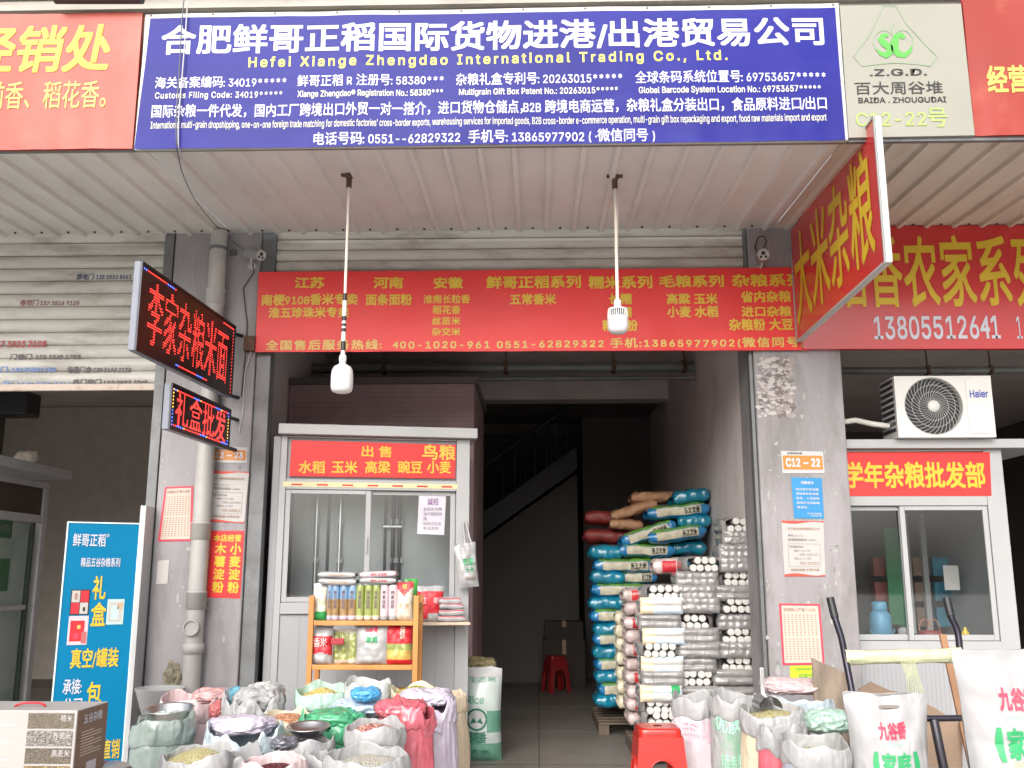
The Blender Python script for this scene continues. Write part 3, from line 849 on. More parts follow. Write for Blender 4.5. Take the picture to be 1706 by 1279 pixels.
# ------------------------------------------------------------------ notices on the pillars
def sheet(name, label, cat, Y, q, mat, texts=(), extra=None, group=None, th=.002, border=None):
    pl = FP(Y); uv = [pl.px(*c) for c in q]
    b = MB(); b.slab(pl, uv, -th, 0, border or mat)
    if border:
        cx = sum(u for u, v in uv) / 4; cy = sum(v for u, v in uv) / 4
        w_ = abs(uv[1][0] - uv[0][0]) / 2; h_ = abs(uv[0][1] - uv[3][1]) / 2
        b.slab(pl, [(cx + (u - cx) * (1 - .014 / w_), cy + (v - cy) * (1 - .014 / h_)) for u, v in uv], .0003, .001, mat)
    o3 = Matrix(((uv[1][0] - uv[0][0], uv[3][0] - uv[0][0]), (uv[1][1] - uv[0][1], uv[3][1] - uv[0][1])))
    class LP:       # local plane spanned by the sheet itself, fractions from its bottom left
        n = pl.n
        def w(s, a, c, d=0):
            top = Vector(uv[0]).lerp(Vector(uv[1]), a); bot = Vector(uv[3]).lerp(Vector(uv[2]), a); p = bot.lerp(top, c)
            return pl.w(p.x, p.y, d)
    lp = LP()
    for tx in texts:
        st, bx, m = tx[:3]; kw = dict(tx[3]) if len(tx) > 3 else {}
        kw.setdefault('d', .0015); b.text(lp, st, bx, m, **kw)
    if extra: extra(b, lp)
    o = b.build(name, origin=pl.w(*uv[3])); tag(o, label, cat, group)
    return o
def rc(b, lp, u0, v0, u1, v1, m, d=.0014):
    b.add([lp.w(u0, v0, d), lp.w(u1, v0, d), lp.w(u1, v1, d), lp.w(u0, v1, d)], [(0, 1, 2, 3)], m)
YN = YP - .004
def plate(label, q, txt):
    def ex(b, lp): rc(b, lp, .03, .16, .97, .80, orange_plate)
    sheet('door_number_plate', label, 'number plate', YP - .004, q, whitep,
          [(txt, (.1, .3, .9, .66), white_ink, dict(w=.03, d=.003)), ('合肥周谷堆', (.14, .85, .5, .95), black_ink, dict(w=.01))], ex, 'door number plates on the pillars', th=.003)
plate('orange door plate reading C12-22 on the right pillar', ((1301, 751), (1371, 752), (1374, 788), (1304, 788)), 'C12 – 22')
plate('orange door plate ending in 23 below the LED sign', ((344, 744), (412, 745), (411, 771), (343, 770)), 'C12 – 23')
def rows(b, lp):
    for i in range(9):
        u = .09 + i * .094
        for seg in ((.08, .44), (.47, .83)):
            n = 10 if seg[0] > .4 else 9
            for k in range(n):
                v = seg[0] + (seg[1] - seg[0]) * (k + .5) / n
                rc(b, lp, u, v - .009, u + .042, v + .009, M('faint_print', rgb(150, 120, 104), .7))
def ten(label, q):
    sheet('market_rules_poster', label, 'poster', YN, q, paper_pink, [('商铺禁止严重十必做', (.1, .87, .88, .93), M('faint_print', rgb(150, 120, 104), .7), dict(w=.012))], rows, 'red bordered rule posters', border=M('poster_red_edge', rgb(206, 58, 78), .6))
ten('red bordered rules poster half hidden behind the downpipe', ((275, 811), (322, 809), (320, 901), (263, 902)))
ten('red bordered rules poster near the bottom of the right pillar', ((1298, 1005), (1366, 1006), (1374, 1107), (1304, 1108)))
def cert(label, q):
    def ex(b, lp):
        for i in range(12):
            u0, u1 = i / 12, (i + 1) / 12
            for (base, sgn) in ((1.0, -1), (0.0, 1)):
                h0 = .035 + .02 * math.sin(u0 * 6); h1 = .035 + .02 * math.sin(u1 * 6)
                b.add([lp.w(u0, base, .0014), lp.w(u1, base, .0014), lp.w(u1, base + sgn * h1, .0014), lp.w(u0, base + sgn * h0, .0014)], [(0, 1, 2, 3) if sgn > 0 else (3, 2, 1, 0)], M('ribbon_red', rgb(196, 74, 60), .6))
        for (u0, v0, u1, v1) in ((.12, .17, .9, .176), (.12, .58, .9, .586), (.12, .17, .13, .58), (.89, .17, .9, .58)): rc(b, lp, u0, v0, u1, v1, grey_ink)
    fp = M('faint_print', rgb(150, 120, 104), .7)
    sheet('market_notice', label, 'notice', YN, q, paper,
          [('百大周谷堆商铺租赁公示', (.13, .83, .9, .88), fp, dict(w=.01)), ('商号: C12-22', (.13, .71, .5, .755), grey_ink, dict(w=.01)), ('商铺管理服务: 13824', (.13, .635, .8, .68), grey_ink, dict(w=.012)),
           ('周边服务电话:', (.16, .51, .5, .55), grey_ink, dict(w=.01)), ('电话 7*24 小时', (.26, .44, .66, .48), grey_ink, dict(w=.01)), ('0551-62513291', (.4, .37, .86, .41), grey_ink, dict(w=.01)),
           ('物业 12-23 小时', (.26, .30, .66, .34), grey_ink, dict(w=.01)), ('0551-62513213', (.4, .21, .86, .26), fp, dict(w=.01)), ('诚信经营·文明市场', (.16, .09, .86, .14), fp, dict(w=.01))], ex, 'white market notices with red ribbon edges')
cert('white notice with red ribbon edges above the red starch sign', ((350, 784), (415, 786), (407, 871), (342, 869)))
cert('white notice with red ribbon edges below the blue paper on right pillar', ((1302, 867), (1372, 868), (1375, 960), (1307, 960)))
sheet('red_starch_sign', 'red paper sign with yellow vertical characters about starch on the left pillar', 'sign', YN, ((352, 884), (407, 884), (400, 997), (344, 995)), red_vinyl,
      [('本店经营', (.1, .84, .92, .94), yellow_ink, dict(w=.03))] +
      [(c, (.16, .62 - i * .19 + .03, .48, .62 - i * .19 + .19), yellow_ink, dict(w=.03)) for i, c in enumerate('木薯淀粉')] +
      [(c, (.62, .62 - i * .19 + .03, .94, .62 - i * .19 + .19), yellow_ink, dict(w=.03)) for i, c in enumerate('小麦淀粉')])
sheet('blue_notice', 'blue paper notice with white text below the C12-22 door plate', 'notice', YN, ((1318, 795), (1369, 796), (1373, 864), (1323, 863)), blue_paper,
      [('温馨提示', (.3, .84, .72, .91), white_ink, dict(w=.02))] + [(s_, (.12, .68 - i * .11, u1, .74 - i * .11), white_ink, dict(w=.012)) for i, (s_, u1) in enumerate((('场内请勿老鼠散', .88), ('宠物等外来动物', .86), ('喂养、入场宠物', .88), ('看管及运送购物', .88), ('者自负。', .5)))] +
      [('百大周谷堆商管', (.45, .1, .92, .14), white_ink, dict(w=.01)), ('2023年01月', (.55, .05, .92, .09), white_ink, dict(w=.01))])
sheet('lime_notice', 'lime green notice low on the right pillar below the rules poster', 'notice', YN, ((1316, 1109), (1362, 1108), (1366, 1140), (1317, 1142)), lime_paper,
      [('垃圾分类', (.3, .35, .95, .6), green_ink, dict(w=.01)), ('合肥市周谷堆', (.15, .75, .85, .88), green_ink, dict(w=.006))])
sheet('paper_scrap', 'blank white paper scrap pasted left of the downpipe', 'paper', YN, ((263, 934), (282, 932), (279, 972), (260, 973)), paper)
# torn poster remains: irregular flakes
b = MB(); pl = FP(YP - .003)
rr = random.Random(3)
for i in range(420):
    x = 1264 + rr.random() * 57; y = 596 + rr.random() * 98
    if rr.random() < .25: x = 1292 + rr.random() * 30
    u, v = pl.px(x, y); n = rr.randint(5, 8); r0 = .004 + .018 * rr.random() ** 2
    a0 = rr.random() * 6
    b.add([pl.w(u + r0 * (.5 + rr.random()) * 1.3 * math.cos(a0 + 2 * math.pi * k / n), v + r0 * (.5 + rr.random()) * .8 * math.sin(a0 + 2 * math.pi * k / n), .0002 + i * 4e-6) for k in range(n)], [tuple(range(n))],
          rr.choice([paper, paper, M('torn_grey', rgb(150, 140, 138), .8), M('torn_dark', rgb(112, 102, 100), .8)]))
tag(b.build('torn_poster', origin=pl.w(*pl.px(1292, 690))), 'torn remains of an old poster at the top of the right pillar', 'poster')
# glue and scuff marks (part of the pillars' own wear)
b = MB(); rr = random.Random(11)
scuff = M('paste_scraps', rgb(158, 157, 155), .8); scd = M('scuff_dark', rgb(124, 120, 120), .8)
for i in range(420):
    if i % 2: x = 1275 + rr.random() * 130
    else: x = 262 + rr.random() * 140
    y = 640 + rr.random() * 480
    u, v = pl.px(x, y); n = rr.randint(4, 7); r0 = .002 + .018 * rr.random() ** 4; ey = rr.choice([.4, 1, 2.5])
    b.add([pl.w(u + r0 * (.4 + rr.random()) * math.cos(2 * math.pi * k / n), v + ey * r0 * (.4 + rr.random()) * math.sin(2 * math.pi * k / n), -.0012 + i * 4e-6) for k in range(n)], [tuple(range(n))], scuff if rr.random() < .75 else scd)
b.build('paste_marks', B)['kind'] = 'stuff'

# ================================================================== inside the middle shop
brownpanel = M('brown_ribbed_panel', rgb(165, 139, 141), 0.6, var=0.06)
b = MB(); YC = 8.7
u0, v0, u1, v1 = FP(YC).box(505, 640, 789, 900)
t = thing('storage_cabin', 'brown ribbed storage cabin behind the white kiosk', 'cabin', (u0, YC, 0))
b.box(XWL + .01, u1, YC + .008, YC + 1.6, 0, v1, brownpanel)
n = int((v1 - .9) / .045)
for i in range(n): b.box(XWL + .01, u1 - .01, YC, YC + .0075, .9 + i * .045,   .9 + i * .045 + .042, brownpanel)
b.build('ribbed_wall', t)
b = MB(); b.box(XWL + .01, u1 + .03, YC - .03, YC + 1.62, v1 + .002, v1 + .06, plaster_shaded); b.build('roof_trim', t)

galv = M('dull_pipe', rgb(120, 124, 122), .5, metal=.3, var=.1)
t = thing('overhead_pipe', 'pair of grey pipes running across under the ceiling of the middle shop', 'pipe', at(800, 612, 9.6))
z1, z2 = at(900, 612, 9.6).z, at(900, 631, 9.6).z
b = MB(); b.tube([(XWL + .01, 9.6, z1), (XWR - .01, 9.6, z1)], .05, galv, 14); b.build('main_pipe', t)
b = MB(); b.tube([(XWL + .01, 9.58, z2), (XWR - .01, 9.58, z2)], .022, galv, 10); b.build('thin_pipe', t)
for px in (640, 843, 1022, 1140):
    x = at(px, 612, 9.6).x
    b = MB(); b.box(x - .02, x + .02, 9.53, 9.67, z1 - .055, z1 + .06, rust); b.box(x - .006, x + .006, 9.59, 9.61, z1 + .0605, 3.69, rust); b.build('pipe_hanger', t)

# staircase at the back
stairm = M('dark_stair_paint', rgb(34, 33, 40), .5, var=.1)
YST = 12.6
pl = FP(YST)
A0, A1 = pl.px(798, 897), pl.px(961, 782)
B0, B1 = pl.px(791, 787), pl.px(945, 674)
sl_ = (A1[1] - A0[1]) / (A1[0] - A0[0])
t = thing('staircase', 'dark steel staircase with barred railing rising to the right at the back', 'staircase', (A0[0], YST, 0))
uA, uB = A0[0] - .9, A1[0]
zA = lambda u: A0[1] + sl_ * (u - A0[0])
b = MB(); b.slab(pl, ((uA, zA(uA) + .3), (uB, zA(uB) + .3), (uB, zA(uB)), (uA, zA(uA))), -.05, 0, stairm); b.build('stringer', t)
b = MB(); k = 0; u = uA + .1
while u < uB - .2:
    b.box(u, u + .26, YST + .055, YST + .95, zA(u) + .18, zA(u) + .22, stairm); u += .24
b.build('treads', t)
hr = lambda u: zA(u) + (B0[1] - zA(B0[0]))
b = MB(); b.tube([(uA, YST - .01, hr(uA)), (uB, YST - .01, hr(uB))], .025, stairm, 8); b.build('handrail', t)
u = uA + .1
while u < uB:
    b = MB(); b.tube([(u, YST - .02, zA(u) + .28), (u, YST - .02, hr(u) - .02)], .012, stairm, 6); b.build('baluster', t); u += .14
b = MB(); pl = FP(12.9); uu0, uu1 = pl.px(790, 900)[0], pl.px(963, 900)[0]
b.slab(pl, ((uu0, zA(uu0) - .03), (uu1, zA(uu1) - .03), (uu1, 0.004), (uu0, 0.004)), -.1, 0, plaster_shaded); b.build('understair_wall', B)
# red good fortune diamond
pl = FP(15.95); cu, cv = pl.px(893, 692); r = .27
b = MB(); b.slab(pl, ((cu, cv + r), (cu + r, cv), (cu, cv - r), (cu - r, cv)), 0, .004, red_vinyl)
b.text(pl, '福', (cu - r * .45, cv - r * .45, cu + r * .45, cv + r * .45), gold_ink, d=.006, w=.01)
tag(b.build('fortune_poster', origin=pl.w(cu, cv)), 'small red diamond poster high on the dim back wall', 'poster')

# ------------------------------------------------------------------ sacks and bundles: generic shapes
def crease(p, s, seed):
    return abs(nz(p, s, seed)) * 2 - .45 + .5 * nz(p, s * 2.7, seed + 5)

def pillow(L, H, D, seed, wr=.012):
    """closed sack lying on its side; x along L, front face at y=-D/2. fn(u, v): u round the section, v along the length."""
    def fn(u, v):
        x = (v - .5) * L
        e = abs(2 * v - 1)
        k = max(.28, 1 - e ** 12) ** .6
        a = 2 * math.pi * u
        c, s = math.cos(a), math.sin(a)
        py = math.copysign(abs(c) ** .55, c); pz = math.copysign(abs(s) ** .62, s)
        y = -py * D / 2 * (.88 + .12 * k); z = pz * H / 2 * k
        p = Vector((x, y, z))
        n = crease((x, y, z), 9, seed)
        return p + Vector((0, -py, pz)) * (n * wr) + Vector((0, 0, .012 * nz((x, 0, 0), 4, seed + 2)))
    return fn

def xf(fn, T): return lambda u, v: T @ fn(u, v)

blue_pp = M('blue_woven_sack', rgb(29, 114, 166), .32, var=.15, scale=14, coat=.8, bump=.2, bscale=30, crinkle=0.5)
teal_pp = M('teal_woven_sack', rgb(20, 123, 151), .3, var=.15, scale=14, coat=.8, bump=.2, bscale=30, crinkle=0.55)
green_pp = M('green_sack_print', rgb(104, 156, 62), .35, var=.2, scale=12, coat=.2)
tan_pp = M('tan_sack', rgb(186, 140, 106), .55, var=.12, scale=12, bump=.2, crinkle=0.4)
maroon_pp = M('maroon_sack', rgb(130, 48, 44), .5, var=.15, scale=10, bump=.2)
strip_pp = M('sack_label_strip', rgb(185, 180, 158), .45, var=.12, scale=25)
ORD = ['bottom', 'second', 'third', 'fourth', 'fifth', 'sixth', 'seventh', 'eighth', 'ninth', 'tenth', 'eleventh', 'twelfth', 'thirteenth', 'fourteenth', 'fifteenth', 'sixteenth']
YBS = 8.95
def lying_sack(px, py, wpx, tilt, kind, label, Y=YBS, th=.138, D=.42, seed=0, group='rice sacks in the blue stack'):
    P = at(px, py, Y); L = wpx * mpp(px, py, Y)
    P.y = Y + D / 2
    t = thing('rice_sack', label, 'sack', P, group)
    T = Matrix.Translation(P) @ Matrix.Rotation(R(-tilt), 4, 'Y')
    fn = xf(pillow(L, th, D, seed), T)
    def mm(u, v):
        a = (u + .0) % 1.0
        up = a if a < .5 else a - 1          # -0.5 .. 0.5, 0 = front, .25 = top
        if kind == 'blue':
            if .07 < up < .22 and .06 < v < .94: return green_pp
            if -.22 < up < -.13 and .3 < v < .9: return green_pp
            return blue_pp
        return {'teal': teal_pp, 'tan': tan_pp, 'red': maroon_pp}[kind]
    b = MB(); b.grid(fn, 28, 26, mm, closed=True); b.build('sack_body', t)
    if kind == 'blue':
        b = MB()
        def lab(u, v):     # u along the length, v up the front face
            p = fn((-.06 + .12 * v) % 1.0, .14 + .72 * u); return p + Vector((0, -.004, 0))
        b.grid(lab, 16, 3, strip_pp)
        b.text_on(lab, '东北大米', (.62, .2, .96, .8), black_ink, .002, .03)
        b.build('label_strip', t)
    return t
SACKS = [(1153, 827, 62, 8, 'teal', 0), (1131, 850, 104, 5, 'blue', 0), (1157, 868, 56, 0, 'teal', 0), (1081, 888, 96, 18, 'blue', 0), (1129, 889, 98, 8, 'blue', -.1),
         (1078, 917, 94, 0, 'blue', 0), (1148, 912, 60, 0, 'teal', .1), (1010, 920, 56, -1, 'teal', 0), (1042, 942, 104, 0, 'blue', 0), (1120, 940, 60, 0, 'teal', .1), (1013, 962, 56, -3, 'teal', 0), (1064, 962, 62, 0, 'blue', .05), (1034, 984, 94, 0, 'blue', 0),
         (1016, 1006, 66, 2, 'teal', 0), (1028, 1027, 86, 0, 'blue', 0), (1020, 1048, 60, 2, 'teal', 0), (1026, 1067, 72, 0, 'blue', 0), (1020, 1088, 62, 2, 'teal', 0), (1026, 1108, 66, 0, 'blue', 0),
         (1022, 1129, 58, 0, 'teal', 0), (1030, 1149, 62, 0, 'blue', 0), (1022, 1168, 60, 0, 'teal', 0)]
WH = ['topmost teal sack at the wall end of the blue stack', 'blue sack with label strip, second from the top of the stack', 'short teal sack end under the highest labelled blue sack',
      'blue sack sloping down to the left near the stack top', 'blue sack with label lying beside the sloping one, touching the wall side', 'blue labelled sack just below the sloping sack',
      'teal sack end behind the noodle bundles, level with the sloping sack base', 'uppermost teal sack at the left edge of the stack', 'blue labelled sack in the middle of the stack, wide and flat',
      'teal sack end behind the red printed bag', 'teal shiny sack under the wide flat blue one', 'blue sack beside the shiny teal one, with short label', 'blue green labelled sack level with the top noodle rolls on the left',
      'shiny teal sack, ninth layer up from the pallet', 'blue labelled sack, eighth layer up from the pallet', 'shiny teal sack, seventh layer up from the pallet', 'blue sack, sixth layer up from the pallet',
      'teal sack, fifth layer up from the pallet', 'blue sack, fourth layer up from the pallet', 'teal sack, third layer up from the pallet', 'blue sack, second layer up from the pallet', 'lowest teal sack resting on the pallet']
for i, (px, py, w, tl, kd, dy) in enumerate(SACKS):
    lying_sack(px, py, w, tl, kd, WH[i], YBS + dy, seed=i * 3.1)
lying_sack(1091, 827, 78, 3, 'tan', 'topmost tan sack behind the blue stack', 9.45, .11, .4, 70, 'brown sacks behind the blue stack')
lying_sack(1057, 848, 80, 16, 'tan', 'sloping tan sack behind the blue stack', 9.4, .11, .4, 71, 'brown sacks behind the blue stack')
lying_sack(1044, 874, 56, -2, 'tan', 'short tan sack lowest behind the blue stack', 9.4, .11, .4, 72, 'brown sacks behind the blue stack')
lying_sack(1015, 862, 80, 0, 'red', 'upper maroon sack left of the tan sacks', 9.6, .14, .4, 73, 'brown sacks behind the blue stack')
lying_sack(1015, 893, 84, -2, 'red', 'lower maroon sack left of the tan sacks', 9.55, .14, .4, 74, 'brown sacks behind the blue stack')
# pallets
palw = M('grey_pallet_wood', rgb(96, 84, 72), .8, var=.2, scale=6, bump=.3)
def pallet(label, x0, x1, y0, y1):
    t = thing('pallet', label, 'pallet', (x0, y0, 0), 'pallets under the stacks')
    for k in range(3):
        x = x0 + (x1 - x0 - .09) * k / 2
        b = MB(); b.box(x, x + .09, y0 + .01, y1 - .01, 0.003, .085, palw); b.build('runner', t)
    n = 7
    for k in range(n):
        y = y0 + (y1 - y0 - .1) * k / (n - 1)
        b = MB(); b.box(x0, x1, y, y + .1, .087, .105, palw); b.build('deck_board', t, bevel=.003)
pxl = ground(1000, 1165, .1).x
pallet('wooden pallet under the noodle bundles', at(1058, 1215, 7.5).x, XWR - .02, 7.35, 8.35)
pallet('wooden pallet under the blue sack stack', at(995, 1150, 8.9).x, XWR - .02, 8.75, 9.85)

# ------------------------------------------------------------------ noodle bundles
wrap = M('grey_clear_wrap', rgb(131, 129, 129), .28, var=.14, scale=16, coat=.8, bump=.25, bscale=26, crinkle=0.6)
rollw = M('noodle_paper_white', rgb(185, 183, 180), .6, var=.05, scale=40)
lab_a = M('noodle_label_tan', rgb(214, 198, 170), .5, var=.1, scale=30)
lab_b = M('noodle_label_blue', rgb(196, 212, 224), .5, var=.1, scale=30)
lab_g = M('noodle_label_green', rgb(36, 150, 84), .5, var=.05)
RR = .0275
rollmesh = None
def roll_mesh():
    global rollmesh
    if rollmesh is None:
        b = MB(); T = Matrix.Rotation(R(90), 4, 'X')
        b.lathe([(RR * .97, -.3), (RR, -.02), (RR * .98, -.004), (RR * .9, 0.0), (RR * .5, -.003), (RR * .12, -.001)], rollw, 18, T)
        me = b.build('noodle_roll'); rollmesh = me.data; bpy.data.objects.remove(me)
    return rollmesh
def bundle(px, py, kind, label, Y, wpx=64, seed=0, nr=4):
    P = at(px, py, Y); W_ = wpx * mpp(px, py, Y); H_ = .122; D_ = .34
    t = thing('noodle_bundle', label, 'noodles', Vector((P.x, Y, P.z)), 'plastic wrapped noodle bundles')
    b = MB()
    def body(u, v):
        a = 2 * math.pi * u; c, s = math.cos(a), math.sin(a)
        px_ = math.copysign(abs(c) ** .45, c); pz_ = math.copysign(abs(s) ** .45, s)
        x = px_ * W_ / 2; z = pz_ * H_ / 2
        if kind == 'side': z *= 1 - .14 * abs(math.sin((x / W_ + .5) * 5)) * 0
        k = 1 - .25 * max(0, (abs(v - .5) - .38) / .12) ** 2
        y = (v) * D_
        n = crease((x, y, z), 11, seed)
        lum = .006 * math.sin(z / .0285 * math.pi / 1.0)
        return Vector((P.x + x * k, Y + y + (.02 if kind == 'ends' else 0), P.z + z * k)) + Vector((px_, 0, pz_)) * (n * .006)
    b.grid(body, 36, 8, wrap, closed=True)
    if kind != 'ends':
        # front skin of the wrap: follows the rolls underneath, with stretched creases
        def skin(u, v):
            x = (u - .5) * W_; z = (v - .5) * H_
            e = max(0, 1 - (abs(2 * u - 1)) ** 6) ** .5 * max(0, 1 - (abs(2 * v - 1)) ** 5) ** .5
            if kind == 'grid': bl = abs(math.cos(math.pi * (x / (2 * RR)))) ** .6 * .5 + abs(math.cos(math.pi * (z / (2 * RR) + .5))) ** .6 * .5
            else: bl = abs(math.sin(math.pi * (z / (2 * RR)))) ** .7
            n = crease((x * .25 if kind != 'grid' else x, 0, z), 22, seed)
            return Vector((P.x + x, Y - e * (.018 + .014 * bl) - .005 * n, P.z + z))
        if kind == 'label':
            mm = lambda u, v: (lab_g if (kd_g and .72 < u < .95) else lab_a if (u < .3 or (seed % 2 and u > .75)) else lab_b if (int(v * 4 + seed) % 3 == 1) else rollw)
            kd_g = seed == 14
        else: mm = wrap
        b.grid(skin, 30, 16, mm)
    b.build('plastic_wrap', t)
    if kind == 'ends':
        rr_ = random.Random(int(seed * 10))
        for j in range(2):
            n = nr if j == 0 else nr - (seed % 2 < 1)
            for i in range(n):
                x = (i - (n - 1) / 2) * RR * 2.02 + rr_.uniform(-.004, .004) + (.0 if j == 0 else RR * .4)
                z = (-RR if j == 0 else RR) + rr_.uniform(-.003, .003)
                o = bpy.data.objects.new('noodle_roll', roll_mesh()); COL.objects.link(o); o.parent = t
                o.location = (x, -.012 + rr_.uniform(-.012, .01), z)
    return t
BN = [(1222, 'SSE'), (1200, 'ESS'), (1177, 'ESS'), (1155, 'LSS'), (1131, 'SES'), (1107, 'LSE'), (1083, 'ESG'), (1059, 'LSE'), (1034, 'SEG'), (1010, 'LGE'), (986, 'EGS'), (964, '.GE'), (941, '.EG'), (918, '..G'), (896, '..g'), (876, '..e')]
CX = [1102, 1160, 1226]
KN = {'E': 'ends', 'S': 'side', 'L': 'label', 'G': 'grid', 'g': 'grid', 'e': 'ends'}
WD = ['left end', 'middle', 'wall end']
TYP = {'ends': 'noodle bundle showing white roll ends', 'side': 'grey wrapped noodle bundle seen side-on', 'label': 'noodle bundle with pale printed labels', 'grid': 'noodle bundle with roll ends veiled by wrap'}
sd = 0
for r_, (py, row) in enumerate(BN):
    for c_, k in enumerate(row):
        if k == '.': continue
        sd += 1
        kd = KN[k]; py = py + random.uniform(-1.5, 1.5); x = CX[c_] + [-3, 2, 4, 0, -2, 3][(r_ * 5 + c_ * 2) % 6] + random.uniform(-2, 2) + (8 if r_ > 11 else 0)
        if r_ == 3 and c_ == 0: sdd = 14
        else: sdd = sd if sd != 14 else 99
        row_n = 'top' if r_ == 15 else ORD[r_]
        bundle(x, py, kd, f'{TYP[kd]}, {row_n} layer, {WD[c_]} of its layer' if sum(ch != "." for ch in row) > 1 else f'{TYP[kd]}, {row_n} layer, alone against the wall', 7.42 + .05 * c_ + .012 * (r_ % 3) + (.04 if r_ > 10 else 0), 71, sdd, 4)
# red printed packs between the sacks and the noodles
rp_red = M('red_printed_pack', rgb(190, 44, 50), .4, var=.1, coat=.3)
rp_white = M('pink_white_pack', rgb(193, 176, 173), .35, var=.12, scale=20, coat=.3, crinkle=0.5)
cream_pp = M('cream_pack', rgb(206, 200, 176), .4, var=.1, scale=20, coat=.2, crinkle=0.4)
for i, py in enumerate(range(992, 1200, 23)):
    lb = f'pinkish pack with red print, {ORD[8 - i] if i < 9 else "lowest"} from the bottom of its column' if i < 8 else 'pinkish pack with red print at the bottom of its column'
    Yp = 8.0; P = at(1058 + 2 * (i % 2) + i * .8, py, Yp); P.y = Yp + .2
    t = thing('flour_pack', lb, 'pack', P, 'red printed packs beside the noodles')
    fn = xf(pillow(.19, .115, .4, 40 + i, .009), Matrix.Translation(P))
    b = MB(); b.grid(fn, 22, 14, lambda u, v: rp_red if (.34 < v < .66 and i % 2 == 0 and (u < .1 or u > .93)) or (v > .8 and i % 3 == 0) else rp_white, closed=True); b.build('pack_body', t)
for i, py in enumerate((1030, 1052, 1074, 1098, 1122, 1146, 1170)):
    Yp = 8.45; P = at(1038 + i * .8, py, Yp); P.y = Yp + .12
    fn = xf(pillow(.13, .12, .26, 60 + i, .009), Matrix.Translation(P))
    b = MB(); b.grid(fn, 18, 10, cream_pp, closed=True)
    t = tag(b.build('flour_pack', origin=P), f'small cream pack behind the red printed packs, {ORD[6 - i]} in its column', 'pack', 'small cream packs beside the sacks')
lab = at(1115, 943, 7.95); lab.y = 8.1
t = thing('flour_pack', 'clear pack with bright red print above the noodle bundles', 'pack', lab)
b = MB(); b.grid(xf(pillow(.26, .14, .3, 91, .01), Matrix.Translation(lab)), 22, 14, lambda u, v: red_ink if .3 < v < .75 and (u < .1 or u > .9) else rp_white, closed=True); b.build('pack_body', t)

# ================================================================== white kiosk in the middle shop
def kiosk_glass(b, pl, q): b.rect(pl, *q, -.03, -.024, glass)
ang = math.atan(.20)
PK0 = at(456, 1000, YP + .12); PK0.z = 0
K = Pl(PK0, (math.cos(ang), math.sin(ang), 0), (0, 0, 1))
t = thing('kiosk', 'white aluminium sales kiosk with sliding window inside the middle shop', 'kiosk', PK0)
kb = lambda x0, y0, x1, y1: K.box(x0, y0, x1, y1)
uR = K.px(782, 850)[0]; ztop = K.px(620, 728)[1]
rf = K.box(454, 711, 792, 730)
b = MB(); b.rect(K, -.02, ztop, uR + .05, rf[3], -1.35, .07, alum); b.build('roof', t, bevel=.006)
b = MB()
b.rect(K, 0.0, 0, .035, ztop - .002, -1.3, -.085, panelw); b.rect(K, uR - .035, 0, uR, ztop - .002, -1.3, -.085, panelw); b.rect(K, .036, 0, uR - .036, ztop - .002, -1.3, -1.26, panelw)
b.build('side_panel', t)
zsill = K.px(600, 1003)[1]; zs2 = K.px(600, 1022)[1]
uL2, uR2 = K.px(474, 850)[0], K.px(760, 850)[0]
b = MB()
b.rect(K, 0, 0, uL2, ztop - .003, -.08, 0, alum); b.rect(K, -.055, 0, -.001, ztop - .004, -1.3, -.03, panelw)
b.rect(K, uR2, 0, uR, ztop - .003, -.08, 0, alum)
zt2 = K.px(600, 731)[1]; zb2 = K.px(600, 799)[1]; zb3 = K.px(600, 816)[1]
b.rect(K, uL2 + .001, zt2, uR2 - .001, ztop - .003, -.08, -.002, alum)
b.rect(K, uL2 + .001, zb3, uR2 - .001, zb2, -.08, -.002, alum)
b.rect(K, uL2 + .001, zs2, uR2 - .001, zsill, -.08, .012, alum)
b.build('frame', t, bevel=.004)
b = MB(); b.rect(K, uL2 + .001, 0.02, uR2 - .001, zs2 - .002, -.06, -.012, panelw)
for k in range(1, 9): b.rect(K, uL2 + .001 + k * .14, 0.02, uL2 + .004 + k * .14, zs2 - .002, -.012, -.0112, grey_ink)
b.build('lower_panel', t)
b = MB(); b.rect(K, uL2 + .001, zb2 + .002, uR2 - .001, zt2 - .002, -.05, -.03, panelw); b.build('sign_backing', t)
um = K.px(612, 900)[0]
for (a, c, dd) in ((uL2 + .002, um + .02, -.012), (um - .02, uR2 - .002, -.04)):
    b = MB(); zA_, zB_ = zsill + .003, zb3 - .003; w_ = .038
    for q in ((a, zA_, a + w_, zB_), (c - w_, zA_, c, zB_), (a + w_ + .0005, zA_, c - w_ - .0005, zA_ + .035), (a + w_ + .0005, zB_ - .03, c - w_ - .0005, zB_)): b.rect(K, *q, dd - .022, dd, alum)
    so_ = b.build('sliding_window', t, bevel=.003)
    g_ = MB(); g_.rect(K, a + w_ + .001, zA_ + .036, c - w_ - .001, zB_ - .031, dd - .014, dd - .010, glass); gp = g_.build('pane', None, origin=t.location); gp.parent = so_; gp.location = (0, 0, 0)
b = MB(); b.rect(K, um - .015, zsill + .35, um + .0, zsill + .47, -.0115, .006, alum); b.build('latch', t, bevel=.003)
b = MB(); b.rect(K, uL2 - .02, K.px(600, 812)[1], uR2 + .01, K.px(600, 804)[1], .0005, .002, M('packing_tape', rgb(203, 193, 151), .3, var=.06))
for k in range(7):
    u = uL2 + .04 + k * .185; z = K.px(600, 809)[1]
    b.rect(K, u, z - .004, u + .08, z + .008, .0022, .0028, red_ink)
b.build('tape_strip', t)
# small ledge on the right of the window
zl_ = K.px(720, 1034)[1]
b = MB(); b.rect(K, K.px(600, 1034)[0], zl_ - .02, uR - .02, zl_, .013, .27, M('ledge_board', rgb(196, 178, 158), .5, var=.08)); b.build('ledge', t, bevel=.003)
